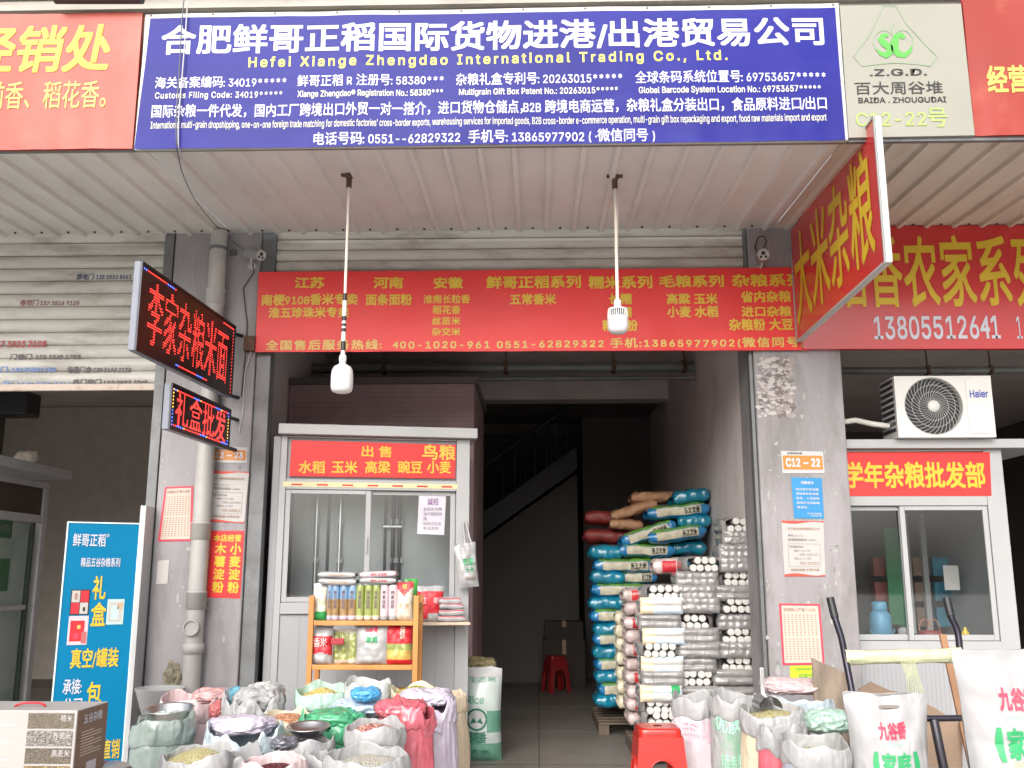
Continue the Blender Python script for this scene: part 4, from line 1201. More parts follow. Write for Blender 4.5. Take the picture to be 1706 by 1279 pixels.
# added stand-in, behind the pane, for truck doors reflected in the glass
LK = Pl(K.w(0, 0, -.42), K.u, K.v)
t = thing('reflected_truck_doors', 'pale steel doors with lock rods standing in for a truck reflected in kiosk glass', 'reflected doors', LK.o)
refl_doorm = M('reflected_door_paint', rgb(160, 162, 164), .45, var=.05, dirt=rgb(120, 122, 124), dscale=3, damt=.5, stretch=(2, 2, .4))
b = MB(); b.rect(LK, .06, 0.02, uR - .06, 2.15, -.5, -.02, darkmetal); b.build('door_backing', t)
for (a, c) in ((.08, .36), (.364, .8), (.804, uR - .07)):
    b = MB(); b.rect(LK, a + .009, .05, c - .009, 2.12, -.019, 0, refl_doorm); b.build('door', t, bevel=.004)
for u in (.27, .45, .86, .91):
    b = MB(); p0, p1 = LK.w(u, .1, .025), LK.w(u, 2.05, .025); b.tube([p0, p1], .015, steel if u < .5 else darkmetal, 10)
    for z in (1.05, 1.45, 1.75): b.rect(LK, u - .025, z, u + .025, z + .04, .001, .036, refl_doorm)
    b.build('lock_rod', t)
b = MB()
for z in (1.30, 1.72): b.rect(LK, .78, z, .93, z + .02, .037, .05, steel)
b.build('lock_handle', t, bevel=.004)
# red sign on the kiosk
KS = Pl(K.w(0, 0, .002), K.u, K.v)
signboard('kiosk_sign', 'red sign listing bird feed grains in yellow on the white middle kiosk', 'sign', KS, ((486, 733), (760, 741), (758, 797), (482, 793)), .02, red_vinyl,
          [('出 售', (603, 743, 652, 761), yellow_ink, dict(w=.02)), ('鸟粮', (704, 741, 758, 766), M('stuck_on_ink', rgb(200, 176, 63), .5), dict(w=.02))] +
          [(a, (x0, 768, x1, 788), yellow_ink, dict(w=.02)) for a, x0, x1 in (('水稻', 498, 541), ('玉米', 553, 595), ('高梁', 609, 650), ('豌豆', 663, 703), ('小麦', 712, 751))])
KG = Pl(K.w(0, 0, -.045), K.u, K.v)
signboard('hiring_notice', 'white printed notice taped inside the right kiosk window', 'notice', KG, ((698, 824), (743, 826), (740, 891), (695, 889)), .002, M('lilac_paper', rgb(194, 189, 200), .7),
          [('诚招', (712, 830, 730, 841), M('purple_ink', rgb(130, 90, 140), .6), dict(w=.01))] + [(s_, (705, y, x1, y + 6), grey_ink, dict()) for s_, y, x1 in (('全国各地粮', 845, 736), ('油代理经销', 853, 736), ('商', 861, 711), ('招商大区总', 869, 735), ('电话咨询', 877, 730))])

# ------------------------------------------------------------------ bags standing up
def pouch_fns(P, w, h, d, rot=0, lean=0, seed=0, wr=.006, flare=.0, sag=.1):
    T = Matrix.Translation(P) @ Matrix.Rotation(rot, 4, 'Z') @ Matrix.Rotation(lean, 4, 'Y')
    def th(v): return (1 - max(0, (v - .55) / .45) ** 2.0) * (1 - .55 * max(0, (.12 - v) / .12) ** 2)
    def mk(sg):
        def fn(u, v):
            X = 2 * u - 1
            t_ = max(.015, th(v))
            e = max(0, 1 - abs(X) ** 2.6) ** .6
            ww = w / 2 * (1 - .07 * math.sin(math.pi * min(1, v * 1.1)) + flare * max(0, (v - .8) / .2))
            x = X * ww; z = h * v
            y = sg * d / 2 * t_ * e
            n = crease((x, sg * .3, z), 3.2 / h, seed)
            y += -abs(sg) * (n * wr * (.4 + e)) * (1 if sg < 0 else -1)
            z += (-sag * .12 * h * (1 - abs(X) ** 2) * 0 + .03 * h * nz((x, 0, 0), 5 / w * .5, seed + 3)) * v * v
            return T @ Vector((x, y, z))
        return fn
    return mk(-1), mk(1), T
def pouch(name, label, cat, P, w, h, d, mm, texts=(), rot=0, lean=0, seed=0, group=None, wr=.006, flare=.0, extra=None, back=None, nu=22, nv=26, marks=None):
    t = thing(name, label, cat, P, group)
    f, k, T = pouch_fns(Vector(P), w, h, d, rot, lean, seed, wr, flare)
    b = MB(); b.grid(f, nu, nv, mm); b.grid(lambda u, v: k(1 - u, v), nu, nv, mm if back is None else back)
    for tx in texts:
        st, bx, m = tx[:3]; kw = tx[3] if len(tx) > 3 else {}
        b.text_on(f, st, bx, m, kw.get('d', .004), kw.get('w', .0))
    if marks: marks(b, f)
    b.build('bag_body', t)
    if extra: extra(t, f, T)
    return t
bagw = M('white_bag_film', rgb(160, 160, 162), .32, var=.04, scale=12, coat=.25, crinkle=0.35)
clearw = M('frosted_film', rgb(178, 182, 180), .25, var=.12, scale=18, coat=.8, crinkle=0.6)

# ------------------------------------------------------------------ wooden shelf with its goods
YH = 6.42; HD = .26
PH_ = FP(YH)
xa, xb_ = PH_.px(513, 1040)[0], PH_.px(697, 1040)[0]
t = thing('wooden_shelf', 'narrow orange wooden shelf rack in front of the white kiosk', 'shelf', (xa, YH, 0))
zt = PH_.px(516, 992)[1]
for x in (xa, xb_ - .035):
    for y in (YH, YH + HD - .03):
        b = MB(); b.box(x, x + .035, y, y + .03, 0, zt, wood); b.build('post', t, bevel=.004)
    b = MB()
    for z in (.2, .62, zt - .05): b.box(x + .005, x + .03, YH + .031, YH + HD - .031, z - .03, z, wood)
    b.build('side_rail', t)
zsh = []
for py in (1034, 1108, 1140):
    z = PH_.px(600, py)[1] if py != 1140 else PH_.px(600, 1152)[1]
    zsh.append(z)
    b = MB(); b.box(xa + .036, xb_ - .036, YH + .004, YH + HD - .004, z - .03, z, wood); b.build('board', t, bevel=.003)
z = zsh[1]
GY = YH + .03
def spot(px, z, y=GY + .05): return Vector((at(px, 1040, y).x, y, z + .002))
k_ = mpp(600, 1040, YH)
def tube_pack(px, w, z, h, mats, label, y=GY + .04):
    P = spot(px, z, y); r = w / 2 * k_ * 1.02
    b = MB(); zz = 0
    prof = [(r * .8, 0), (r, .008), (r, h - .01), (r * .86, h), (r * .3, h + .002)]
    def fn(u, v):
        a = 2 * math.pi * u; ring = v * (len(prof) - 1); i = min(int(ring), len(prof) - 2); f = ring - i
        rr_ = prof[i][0] + (prof[i + 1][0] - prof[i][0]) * f; z_ = prof[i][1] + (prof[i + 1][1] - prof[i][1]) * f
        rr_ *= 1 + .02 * nz((math.cos(a), math.sin(a), z_ * 10), 2, px)
        return P + Vector((rr_ * math.cos(a), rr_ * math.sin(a), z_))
    def mm(u, v):
        hh = max(0, (v - .25) / .5) if v < .75 else 1
        for lim, m in mats:
            if hh <= lim: return m
        return mats[-1][1]
    b.grid(fn, 18, 40, mm, closed=True)
    b.add([fn(i / 18, 1.0) for i in range(18)], [tuple(range(18))], mats[-1][1])
    st = {'blue': '麦芯挂面', 'gree': '鸡蛋挂面', 'pink': '荞麦挂面'}[label.split()[0][:4] if label.split()[0][:4] in ('blue', 'gree', 'pink') else 'blue']
    fr = lambda u, v: P + Vector((r * 1.0 * math.sin((u - .5) * 1.6), -r * 1.0 * math.cos((u - .5) * 1.6), v * h))
    for i, ch in enumerate(st): b.text_on(fr, ch, (.28, .72 - i * .13, .72, .83 - i * .13), M('label_text_brown', rgb(110, 90, 96), .5), .002, .02)
    t_ = tag(b.build('noodle_pack', origin=P), label, 'noodles', 'noodle packs on the shelf top')
lil = M('lilac_film', rgb(185, 180, 198), .3, var=.08, scale=30, coat=.3)
skyb = M('sky_blue_film', rgb(116, 146, 178), .3, var=.1, scale=30, coat=.3)
och = M('ochre_film', rgb(146, 118, 80), .35, var=.15, scale=40, coat=.3)
lime = M('lime_film', rgb(140, 150, 84), .32, var=.12, scale=30, coat=.3)
lgreen = M('light_green_film', rgb(98, 142, 78), .32, var=.12, scale=30, coat=.3)
cream = M('cream_film', rgb(200, 194, 176), .35, var=.08, scale=30, coat=.3)
pinkf = M('pink_film', rgb(200, 180, 187), .35, var=.08, scale=30, coat=.3)
plum = M('plum_film', rgb(150, 112, 130), .35, var=.15, scale=40, coat=.3)
zT = zsh[0]; hT = (1033 - 975) * k_
blues = [(548, 9), (558, 13), (572, 15), (586, 15)]; greens = [(599, 14), (613, 14), (626, 13)]; pinks = [(639.5, 14), (654, 15)]
for i, (px, w) in enumerate(blues): tube_pack(px, w, zT, hT, [(.04, lil), (.3, och), (.62, skyb), (.9, lil), (1, bagw)], 'blue and lilac noodle tube, %s of four' % ['leftmost', 'second from left', 'third from left', 'rightmost'][i])
for i, (px, w) in enumerate(greens): tube_pack(px, w, zT, hT, [(.05, cream), (.75, lime), (.92, lgreen), (1, bagw)], 'green noodle tube, %s of three on the shelf top' % ['left', 'middle', 'right'][i])
for i, (px, w) in enumerate(pinks): tube_pack(px, w, zT, hT, [(.04, bagw), (.9, pinkf), (1, bagw)], 'pink noodle tube, %s of the pair beside the red pouch' % ['left', 'right'][i])
def px_w(w): return w * k_
pouch('flour_pouch', 'white pouch with green base at the left end of the shelf top', 'pouch', spot(532, zT), px_w(24), px_w(60), .06, lambda u, v: green_ink if v < .22 else (cream if v < .9 else bagw), [('天谷', (.25, .72, .75, .86), M('tan_print', rgb(190, 160, 130), .5))], seed=3)
pouch('flour_pouch', 'red topped pouch at the right end of the shelf top', 'pouch', spot(673.5, zT), px_w(29), px_w(62), .07, lambda u, v: red_ink if v > .62 + .5 * abs(u - .5) or v > .93 else cream, [('福', (.36, .8, .64, .94), gold_ink, dict(w=.01)), ('粮食', (.2, .3, .8, .45), M('tan_print', (0, 0, 0)))], seed=4)
for i, (x0, x1, z_, nm, mt) in enumerate(((531, 594, 0, 'lower white noodle pack lying on the blue tubes', bagw), (529, 592, 1, 'upper white noodle pack lying on the blue tubes', bagw), (600, 660, 0, 'lower pink lettered noodle pack lying on the pink tubes', bagw), (599, 660, 1, 'upper pink lettered noodle pack lying on the pink tubes', pinkf))):
    z = zT + hT + .004 + z_ * .042; w = (x1 - x0) * k_; P = spot((x0 + x1) / 2, z + .02)
    fn = xf(pillow(w, .042, .12, 20 + i, .003), Matrix.Translation(P)); b = MB(); b.grid(fn, 20, 16, mt, closed=True)
    fr = lambda u, v, fn=fn: fn((-.05 + .1 * v) % 1, u)
    b.text_on(fr, '精制 龙须面', (.3, .2, .75, .8), M('tan_print', (0, 0, 0)) if i < 2 else red_ink, .003, .01)
    tag(b.build('noodle_pack', origin=P), nm, 'noodles', 'noodle packs on the shelf top')
pouch('flour_pouch', 'bright green pouch peeking out behind the red topped pouch', 'pouch', spot(683, zT, GY + .15), px_w(24), px_w(68), .04, lambda u, v: M('vivid_green_film', rgb(56, 140, 52), .35), seed=6)
# middle board
zM = zsh[1]
redp = lambda u, v: (bagw if v < .2 + .1 * math.sin(3 * u) else red_ink if v < .72 else bagw)
pouch('rice_bag', 'red and white rice bag at the left end of the middle shelf', 'bag', spot(537, zM), px_w(39), px_w(62), .09, redp, [('香米', (.2, .45, .8, .68), M('pale_pink_ink', rgb(236, 190, 190), .5), dict(w=.01))], seed=8, wr=.008)
for i, (px, w) in enumerate(((563, 14), (575, 16), (589, 16))):
    pouch('green_noodle_pack', 'pale green noodle pack on the middle shelf, %s of three' % ['left', 'middle', 'right'][i], 'noodles', spot(px, zM, GY + .09), px_w(w), px_w(54), .05, lambda u, v: cream if v < .12 or v > .93 else lime if .2 < u < .8 else M('pale_lime_film', rgb(172, 174, 136), .35), seed=10 + i)
b = MB(); p0 = spot(552, zM + .125, GY + .0); b.box(p0.x, p0.x + px_w(22), p0.y, p0.y + .02, p0.z, p0.z + px_w(10), M('dark_red_card', rgb(150, 36, 46), .5)); tag(b.build('red_label_card', origin=p0, bevel=.003), 'small dark red card across the green noodle packs', 'card')
def family(u0, v0, s=1.0): return []
homeT = [('九谷香', (.3, .80, .66, .9), M('berry_ink', rgb(200, 60, 84), .5), dict(w=.03)), ('家庭', (.34, .54, .68, .68), M('leaf_ink', rgb(40, 150, 92), .5), dict(w=.022)), ('优选长粒香大米', (.36, .47, .66, .505), M('straw_ink', rgb(196, 186, 150), .5))]
pouch('rice_bag', 'white family rice bag with green characters on the middle shelf', 'bag', spot(622, zM), px_w(58), px_w(65), .11, lambda u, v: bagw, homeT, seed=14, wr=.008, flare=.1)
def ry(u, v): return red_ink if v > .5 or v < .12 else (lime if v > .36 else M('yellow_film', rgb(190, 158, 84), .35, var=.15, scale=30))
pouch('rice_bag', 'red bag with yellow and green band at the right of the middle shelf', 'bag', spot(666, zM), px_w(47), px_w(66), .1, ry, [('福满', (.55, .62, .72, .92), cream, dict(w=.01))], seed=16, wr=.009)
# ledge goods
KL = K.w(K.px(713, 1030)[0], zl_ + .002, .14)
pouch('rice_bag', 'red and white upright bag on the kiosk ledge', 'bag', KL, .2, .25, .09, lambda u, v: bagw if v > .86 or v < .25 * (1 if u > .4 else .3) else red_ink, [('红', (.15, .5, .35, .68), M('pale_pink_ink', (0, 0, 0)), dict(w=.01)), ('枣', (.6, .5, .8, .68), M('pale_pink_ink', (0, 0, 0)), dict(w=.01))], rot=ang, seed=21, wr=.008)
for i in range(4):
    P = K.w(K.px(747 - (i == 3) * 3, 1030)[0], zl_ + .024 + i * .042, .14)
    fn = xf(pillow(.2 - .012 * i, .05 if i < 3 else .06, .16, 30 + i, .005), Matrix.Translation(P) @ Matrix.Rotation(ang, 4, 'Z'))
    b = MB(); b.grid(fn, 22, 14, lambda u, v: red_ink if (.05 < u < .11) else bagw, closed=True)
    tag(b.build('flat_bag', origin=P), 'red edged white bag, %s in the stack on the kiosk ledge' % ['lowest', 'second lowest', 'second from top', 'top'][i], 'bag', 'stacked bags on the kiosk ledge')
# hanging plastic bag on the kiosk corner
P = K.w(K.px(778, 975)[0], K.px(778, 978)[1], .09)
hb = pouch('plastic_bag', 'white plastic bag with green characters hanging from the kiosk corner', 'bag', P, .16, .32, .07, lambda u, v: bagw, [('农家', (.3, .5, .85, .66), M('leaf_ink', (0, 0, 0)), dict(w=.02)), ('大米', (.4, .33, .8, .45), M('leaf_ink', (0, 0, 0)), dict(w=.01)), ('永诚粮油', (.35, .16, .85, .24), M('faint_print', (0, 0, 0)))], rot=ang, lean=-.1, seed=25, wr=.016)
b = MB(); tp = K.w(K.px(774, 868)[0], K.px(774, 868)[1], .02)
b.tube([P + Vector((-.03, 0, .31)), tp + Vector((-.01, -.01, -.02)), tp], .007, bagw, 8); b.tube([P + Vector((.02, 0, .31)), tp + Vector((.01, -.01, -.02)), tp], .007, bagw, 8); b.tube([tp, tp + K.n * -.03], .005, steel, 6)
b.build('handle_straps', hb)

# ------------------------------------------------------------------ open sacks of grain
white_pp = M('white_woven', rgb(154, 155, 157), .5, var=.05, scale=10, bump=.12, bscale=120, dirt=rgb(176, 174, 172), dscale=4, damt=.5, coat=.15, crinkle=0.5)
def tinted(nm, tint, amt=.75):
    return M(nm, rgb(166, 167, 169), .42, var=.06, scale=10, bump=.12, bscale=120, dirt=tint, dscale=5, damt=amt, dlo=.5, dhi=.62, coat=.3, crinkle=.6)
white_blue = tinted('white_woven_blue_print', rgb(120, 150, 190))
white_pink = tinted('white_woven_pink_print', rgb(206, 130, 140))
white_green = tinted('white_woven_green_print', rgb(110, 165, 130))
white_yel = tinted('white_woven_yellow_print', rgb(206, 190, 120))
frost_pp = M('green_frost_film', rgb(135, 148, 144), .28, var=.12, scale=8, coat=.8, crinkle=0.7)
ltblue_pp = M('pale_blue_film', rgb(171, 184, 191), .32, var=.1, scale=9, coat=.8, crinkle=0.7)
lav_pp = M('lavender_film', rgb(185, 178, 194), .32, var=.1, scale=9, coat=.8, crinkle=0.7)
pink_pp = M('pink_film_sack', rgb(194, 94, 108), .32, var=.16, scale=9, coat=.85, crinkle=0.7)
palepink_pp = M('pale_pink_woven', rgb(198, 176, 178), .42, var=.1, scale=9, coat=.2, crinkle=0.5)
beige_pp = M('beige_cloth', rgb(180, 166, 144), .75, var=.08, scale=10, bump=.15, crinkle=0.3)
green_net = M('green_film_sack', rgb(66, 150, 108), .35, var=.25, scale=14, coat=.8, crinkle=0.8)
bluein_pp = M('blue_liner', rgb(70, 150, 200), .3, var=.2, scale=14, coat=.8, crinkle=0.8)
cream_sack = M('cream_woven', rgb(200, 191, 167), .5, var=.08, scale=8, coat=.15, crinkle=0.45)
mintw = M('mint_print_sack', rgb(158, 185, 173), .45, var=.2, scale=12, coat=.2, crinkle=0.6)
beanr = grainmat('red_beans', [rgb(86, 22, 36), rgb(110, 30, 46), rgb(70, 16, 28), rgb(128, 44, 56)], 105)
peanut = grainmat('peanuts', [rgb(184, 120, 112), rgb(206, 150, 134), rgb(160, 92, 88), rgb(224, 186, 170)], 80)
corn = grainmat('corn', [rgb(222, 196, 110), rgb(206, 176, 84), rgb(232, 212, 150)], 90)
millet = grainmat('yellow_millet', [rgb(236, 222, 160), rgb(224, 210, 146), rgb(232, 228, 184)], 160)
mung = grainmat('mung_beans', [rgb(190, 196, 70), rgb(206, 208, 96), rgb(170, 178, 60)], 120)
rice_g = grainmat('white_rice', [rgb(226, 222, 208), rgb(214, 208, 190), rgb(236, 232, 222)], 190)
orangeg = grainmat('orange_lentils', [rgb(214, 150, 116), rgb(226, 176, 140), rgb(196, 128, 96)], 130)
darkg = grainmat('black_rice', [rgb(52, 48, 58), rgb(74, 70, 80), rgb(38, 36, 44)], 150)
GS = 'open sacks of grain in front of the shop'
def sack(label, px, py, hw, Y, body, roll=None, grain=None, sq=.9, rollh=.085, seed=0, name='grain_sack', bulge=1.0, tilt=.12, wr=1.0, texts=(), group=GS, gl=.9, crumple=0.0):
    C = at(px, py, Y); r = hw * mpp(px, py, Y); h = C.z; roll = roll or body
    y0 = Y + r * sq * .6
    t = thing(name, label, 'sack', (C.x, y0, 0), group)
    hb_ = h - rollh
    prof = [(.72, 0), (.94, .015), (1.0, .07), (1.03 * bulge, .35 * hb_), (1.0 * bulge, .7 * hb_), (.97, hb_ * .96), (.965, hb_), (1.0, hb_ + rollh * .05), (1.035, hb_ + rollh * .3), (1.035, hb_ + rollh * .6), (1.0, hb_ + rollh * .9), (.965, h), (.94, h - rollh * .05), (.925, h - rollh * .4), (.915, h - rollh * 1.3)]
    nb = 6
    n = len(prof) - 1
    def base(u, v):
        f = v * n; i = min(int(f), n - 1); f -= i
        p0 = prof[max(i - 1, 0)]; p1 = prof[i]; p2 = prof[i + 1]; p3 = prof[min(i + 2, n)]
        cr = lambda a, b_, c, d: .5 * ((2 * b_) + (c - a) * f + (2 * a - 5 * b_ + 4 * c - d) * f * f + (3 * b_ - a - 3 * c + d) * f ** 3)
        rr_ = cr(p0[0], p1[0], p2[0], p3[0]) * r; z = max(0, cr(p0[1], p1[1], p2[1], p3[1]))
        a = 2 * math.pi * u - math.pi / 2
        c, s = math.cos(a), math.sin(a)
        k = z / h
        wob = k * k * (.075 * nz((c, s, 0), 1.1, seed + 50) + .03 * math.sin(2 * a + seed))
        # vertical folds + crumple, stronger towards the collar
        fold = .05 * nz((c * 1.1, s * 1.1, z * 1.5), 1.6, seed) + .018 * nz((c * 4, s * 4, z * 1.5), 1.6, seed + 9) - .020 * crease((c * 6, s * 6, z * 2.2), 1.3, seed + 6) + wob
        col = max(0, min(1, (f + i - 5.5) / 2))
        fold += col * (.04 * nz((c * 1.6, s * 1.6, z * 7), 1.5, seed + 17) - .014 * crease((c * 5, s * 5, z * 16), 1.3, seed + 21)) * wr
        rr2 = rr_ * (1 + fold * wr)
        zz = z + (.05 * nz((c, s, 0), 1.3, seed + 31) + .010 * nz((c, s, 0), 4, seed + 3) - crumple * .8 * crease((c * 1.3, s * 1.3, rr_ / r * 2), 1.5, seed + 4)) * wr * k * k
        x = c * rr2; y = s * rr2 * sq
        return Vector((C.x + x, y0 + y, zz + tilt * y * k * k))
    b = MB(); b.grid(lambda u, v: base(u, v * nb / n), 96, 26, body, closed=True)
    for tx in texts:
        st, bx, m = tx[:3]; fr = lambda u, v: base((.0 + (u - .5) * .42) % 1.0, (2 + v * 3.6) / n)
        b.text_on(fr, st, bx, m, .004, (tx[3] if len(tx) > 3 else {}).get('w', 0))
    b.build('sack_body', t)
    b = MB(); b.grid(lambda u, v: base(u, (nb + v * (n - nb)) / n), 110, 34, roll, closed=True); b.build('rolled_collar', t)
    if grain:
        b = MB(); rg = r * .935; zg = hb_ + rollh * (gl - .45)
        def gr(u, v):
            a = 2 * math.pi * u; rr_ = rg * v; x = math.cos(a) * rr_; y = math.sin(a) * rr_ * sq
            z = zg + .055 * (1 - v * v) + .012 * nz((x, y, 0), 9, seed)
            return Vector((C.x + x, y0 + y, z + tilt * y))
        b.grid(gr, 40, 12, grain, closed=True); b.build('grain', t)
    return t, C, r, h, y0
def topper(px, py, w, Y, label, mat, seed, h=.12, d=.3, cat='plastic bag', name='crumpled_bag', group=None):
    """soft crumpled bag lying on top of other sacks."""
    P = at(px, py, Y); W_ = w * mpp(px, py, Y)
    P.y = Y + d / 2
    def fn(u, v):
        a = 2 * math.pi * u; ph = math.pi * (v - .5)
        c, s = math.cos(a) * math.cos(ph), math.sin(a) * math.cos(ph); z = math.sin(ph)
        n = .22 * nz((c, s, z * .6), 1.5, seed) - .10 * crease((c * 2, s * 2, z * 2), 1.5, seed + 4) - .05 * crease((c * 5, s * 5, z * 5), 1.5, seed + 8)
        e = lambda q: math.copysign(abs(q) ** .8, q)
        return P + Vector((e(c) * W_ / 2 * (1 + n * .6), s * d / 2 * (1 + n), e(z) * h / 2 * (1 + 1.6 * n)))
    b = MB(); b.grid(fn, 96, 48, mat, closed=True)
    return tag(b.build(name, origin=P), label, cat, group)
def basin(label, px, py, hw, Y, mat, deep=.07, rim=.008):
    C = at(px, py, Y); r = hw * mpp(px, py, Y); C.y += r
    T = Matrix.Translation(C) @ Matrix.Rotation(R(6), 4, 'X')
    b = MB(); b.lathe([(r * .55, -deep), (r * .8, -deep * .6), (r * .95, -.008), (r, 0), (r * 1.01, .003), (r, .006), (r * .93, 0), (r * .78, -deep * .55), (r * .5, -deep + .006), (r * .02, -deep + .005)], mat, 48, T)
    o = tag(b.build('basin', origin=C), label, 'basin'); return o
# rear row
sack('white sack with green printed collar and yellow corn', 531, 1150, 44, 6.05, white_green, mintw, corn, seed=1, rollh=.1)
sack('white sack with blue bundle tucked into its pale opening', 609, 1140, 39, 6.0, white_pp, clearw, rice_g, seed=2, rollh=.11, gl=.4)
topper(606, 1160, 52, 5.72, 'rolled blue plastic bag stuck in the mouth of a white sack', bluein_pp, 3, .08, .16)
sack('white sack of yellow green mung beans near the shelf', 688, 1150, 40, 6.0, white_yel, cream_sack, mung, seed=4, rollh=.08)
# left group
P = at(252, 1150, 6.4)
b = MB(); r = 40 * mpp(252, 1150, 6.4); T = Matrix.Translation((P.x, 6.4 + r, 0))
b.lathe([(r * .62, P.z - .17), (r * .7, P.z - .16), (r * .98, P.z - .02), (r * 1.03, P.z - .004), (r * 1.03, P.z), (r * .97, P.z), (r * .7, P.z - .14), (r * .05, P.z - .15)], whitep, 40, T); tag(b.build('white_tub', origin=(P.x, 6.4 + r, P.z - .17)), 'white enamel tub beside the blue standee', 'tub')
b = MB(); b.lathe([(r * .7, 0), (r * .8, .01), (r * .86, P.z - .24), (r * .8, P.z - .172)], white_pp, 36, T); tag(b.build('plastic_barrel', origin=(P.x, 6.4 + r, 0)), 'white plastic barrel under the enamel tub', 'barrel')
sack('pale pink sack with white folded edge behind the left steel basin', 306, 1166, 46, 6.0, palepink_pp, palepink_pp, None, seed=5, rollh=.12, gl=.2, crumple=.01)
topper(343, 1163, 74, 6.15, 'maroon and cream sack mouth behind the pale pink sack', M('maroon_cream', rgb(190, 150, 150), .45, var=.3, scale=18, crinkle=0.6), 6, .09, .3)
topper(356, 1187, 26, 6.02, 'small dusty red packet between the pink and white sacks', M('dusty_red', rgb(172, 96, 98), .5, var=.1), 44, .12, .14)
topper(383, 1165, 36, 6.1, 'crumpled teal plastic bag by the left pillar', M('teal_film', rgb(96, 150, 168), .3, var=.3, scale=20, coat=.3, crinkle=0.7), 7, .11, .2)
sack('white sack twisted shut, beside the teal plastic bag', 412, 1172, 46, 5.95, white_blue, white_pp, None, seed=8, rollh=.16, gl=.2, wr=1.8, crumple=.05)
topper(420, 1172, 86, 5.98, 'crumpled white sack mouth folded over by the left pillar', white_pp, 9, .17, .34)
topper(432, 1158, 60, 6.12, 'pale grey plastic bag lying behind the twisted white sack', clearw, 10, .13, .3)
t_, C, r, h, y0 = sack('grey green film sack topped with a steel basin', 264, 1200, 52, 5.45, frost_pp, frost_pp, rice_g, seed=11, rollh=.13, gl=.6)
basin('large steel basin on the grey green film sack', 266, 1186, 41, 5.55, steel, .08)
sack('pale sack of orange lentils in the middle of the left group', 472, 1195, 40, 5.75, white_pink, cream_sack, orangeg, seed=12, rollh=.08)
sack('pale blue film sack, flattened, left of the steel tray', 398, 1222, 62, 5.4, ltblue_pp, ltblue_pp, None, seed=13, rollh=.11, crumple=.04, wr=1.4)
topper(392, 1214, 112, 5.45, 'flattened lavender white bag lying across the pale blue sack', lav_pp, 14, .1, .3)
sack('green film sack behind the steel tray', 545, 1204, 48, 5.6, green_net, green_net, None, seed=15, rollh=.1, crumple=.05, wr=1.5)
topper(548, 1208, 100, 5.55, 'crumpled green plastic sheet beside the steel tray', green_net, 16, .13, .3)
topper(598, 1184, 110, 5.75, 'pale blue and white plastic bag across the middle sacks', M('pale_blue_patchy', rgb(176, 196, 216), .3, var=.3, scale=14, coat=.8, crinkle=0.7), 17, .09, .3)
sack('white sack of black rice with dark plastic, under the steel tray', 506, 1235, 46, 5.2, white_blue, white_pp, darkg, seed=18, rollh=.08, gl=.7)
topper(468, 1242, 48, 5.1, 'crumpled dark grey plastic next to the steel tray', M('dark_grey_film', rgb(96, 98, 108), .3, var=.35, scale=18, coat=.8, crinkle=0.8), 19, .07, .18)
basin('shallow steel tray on the black rice sack', 505, 1216, 36, 5.25, steel, .04)
sack('white sack of pink peanuts in the front group', 620, 1212, 48, 5.1, white_blue, white_pp, peanut, seed=20, rollh=.09)
sack('red pink film sack with gathered top beside the peanuts', 676, 1190, 44, 5.45, pink_pp, pink_pp, None, seed=21, rollh=.1, crumple=.04, wr=1.7)
topper(662, 1186, 84, 5.4, 'red pink plastic mouth folded over behind the peanuts', pink_pp, 22, .11, .26)
sack('lavender white film sack behind the red pink one', 716, 1168, 44, 5.85, lav_pp, lav_pp, None, seed=23, rollh=.13, crumple=.035, wr=1.8)
topper(706, 1166, 92, 5.82, 'lavender plastic mouth folded over the tall film sack', lav_pp, 24, .1, .28)
sack('tall beige cloth bag with rolled top next to the green rice sack', 742, 1158, 34, 6.25, beige_pp, beige_pp, None, seed=25, rollh=.1, bulge=1.15, wr=1.1)
sack('front white sack of pale yellow millet at the left', 318, 1258, 58, 4.85, white_yel, white_pp, millet, seed=26, rollh=.09)
sack('pink rimmed sack of dark red beans at the front', 449, 1272, 52, 4.7, white_pink, palepink_pp, beanr, seed=27, rollh=.1, gl=.75)
sack('front white sack with faint yellow print near the red film sack', 606, 1262, 68, 4.7, white_yel, white_pp, rice_g, seed=28, rollh=.1, gl=.8)
sack('white sack half hidden behind the millet sack', 385, 1262, 50, 5.0, ltblue_pp, white_pp, None, seed=29, rollh=.1, crumple=.03)
sack('grey white sack under the steel tray side, between beans and millet', 540, 1262, 40, 4.95, white_green, white_pp, None, seed=30, rollh=.08, crumple=.02)

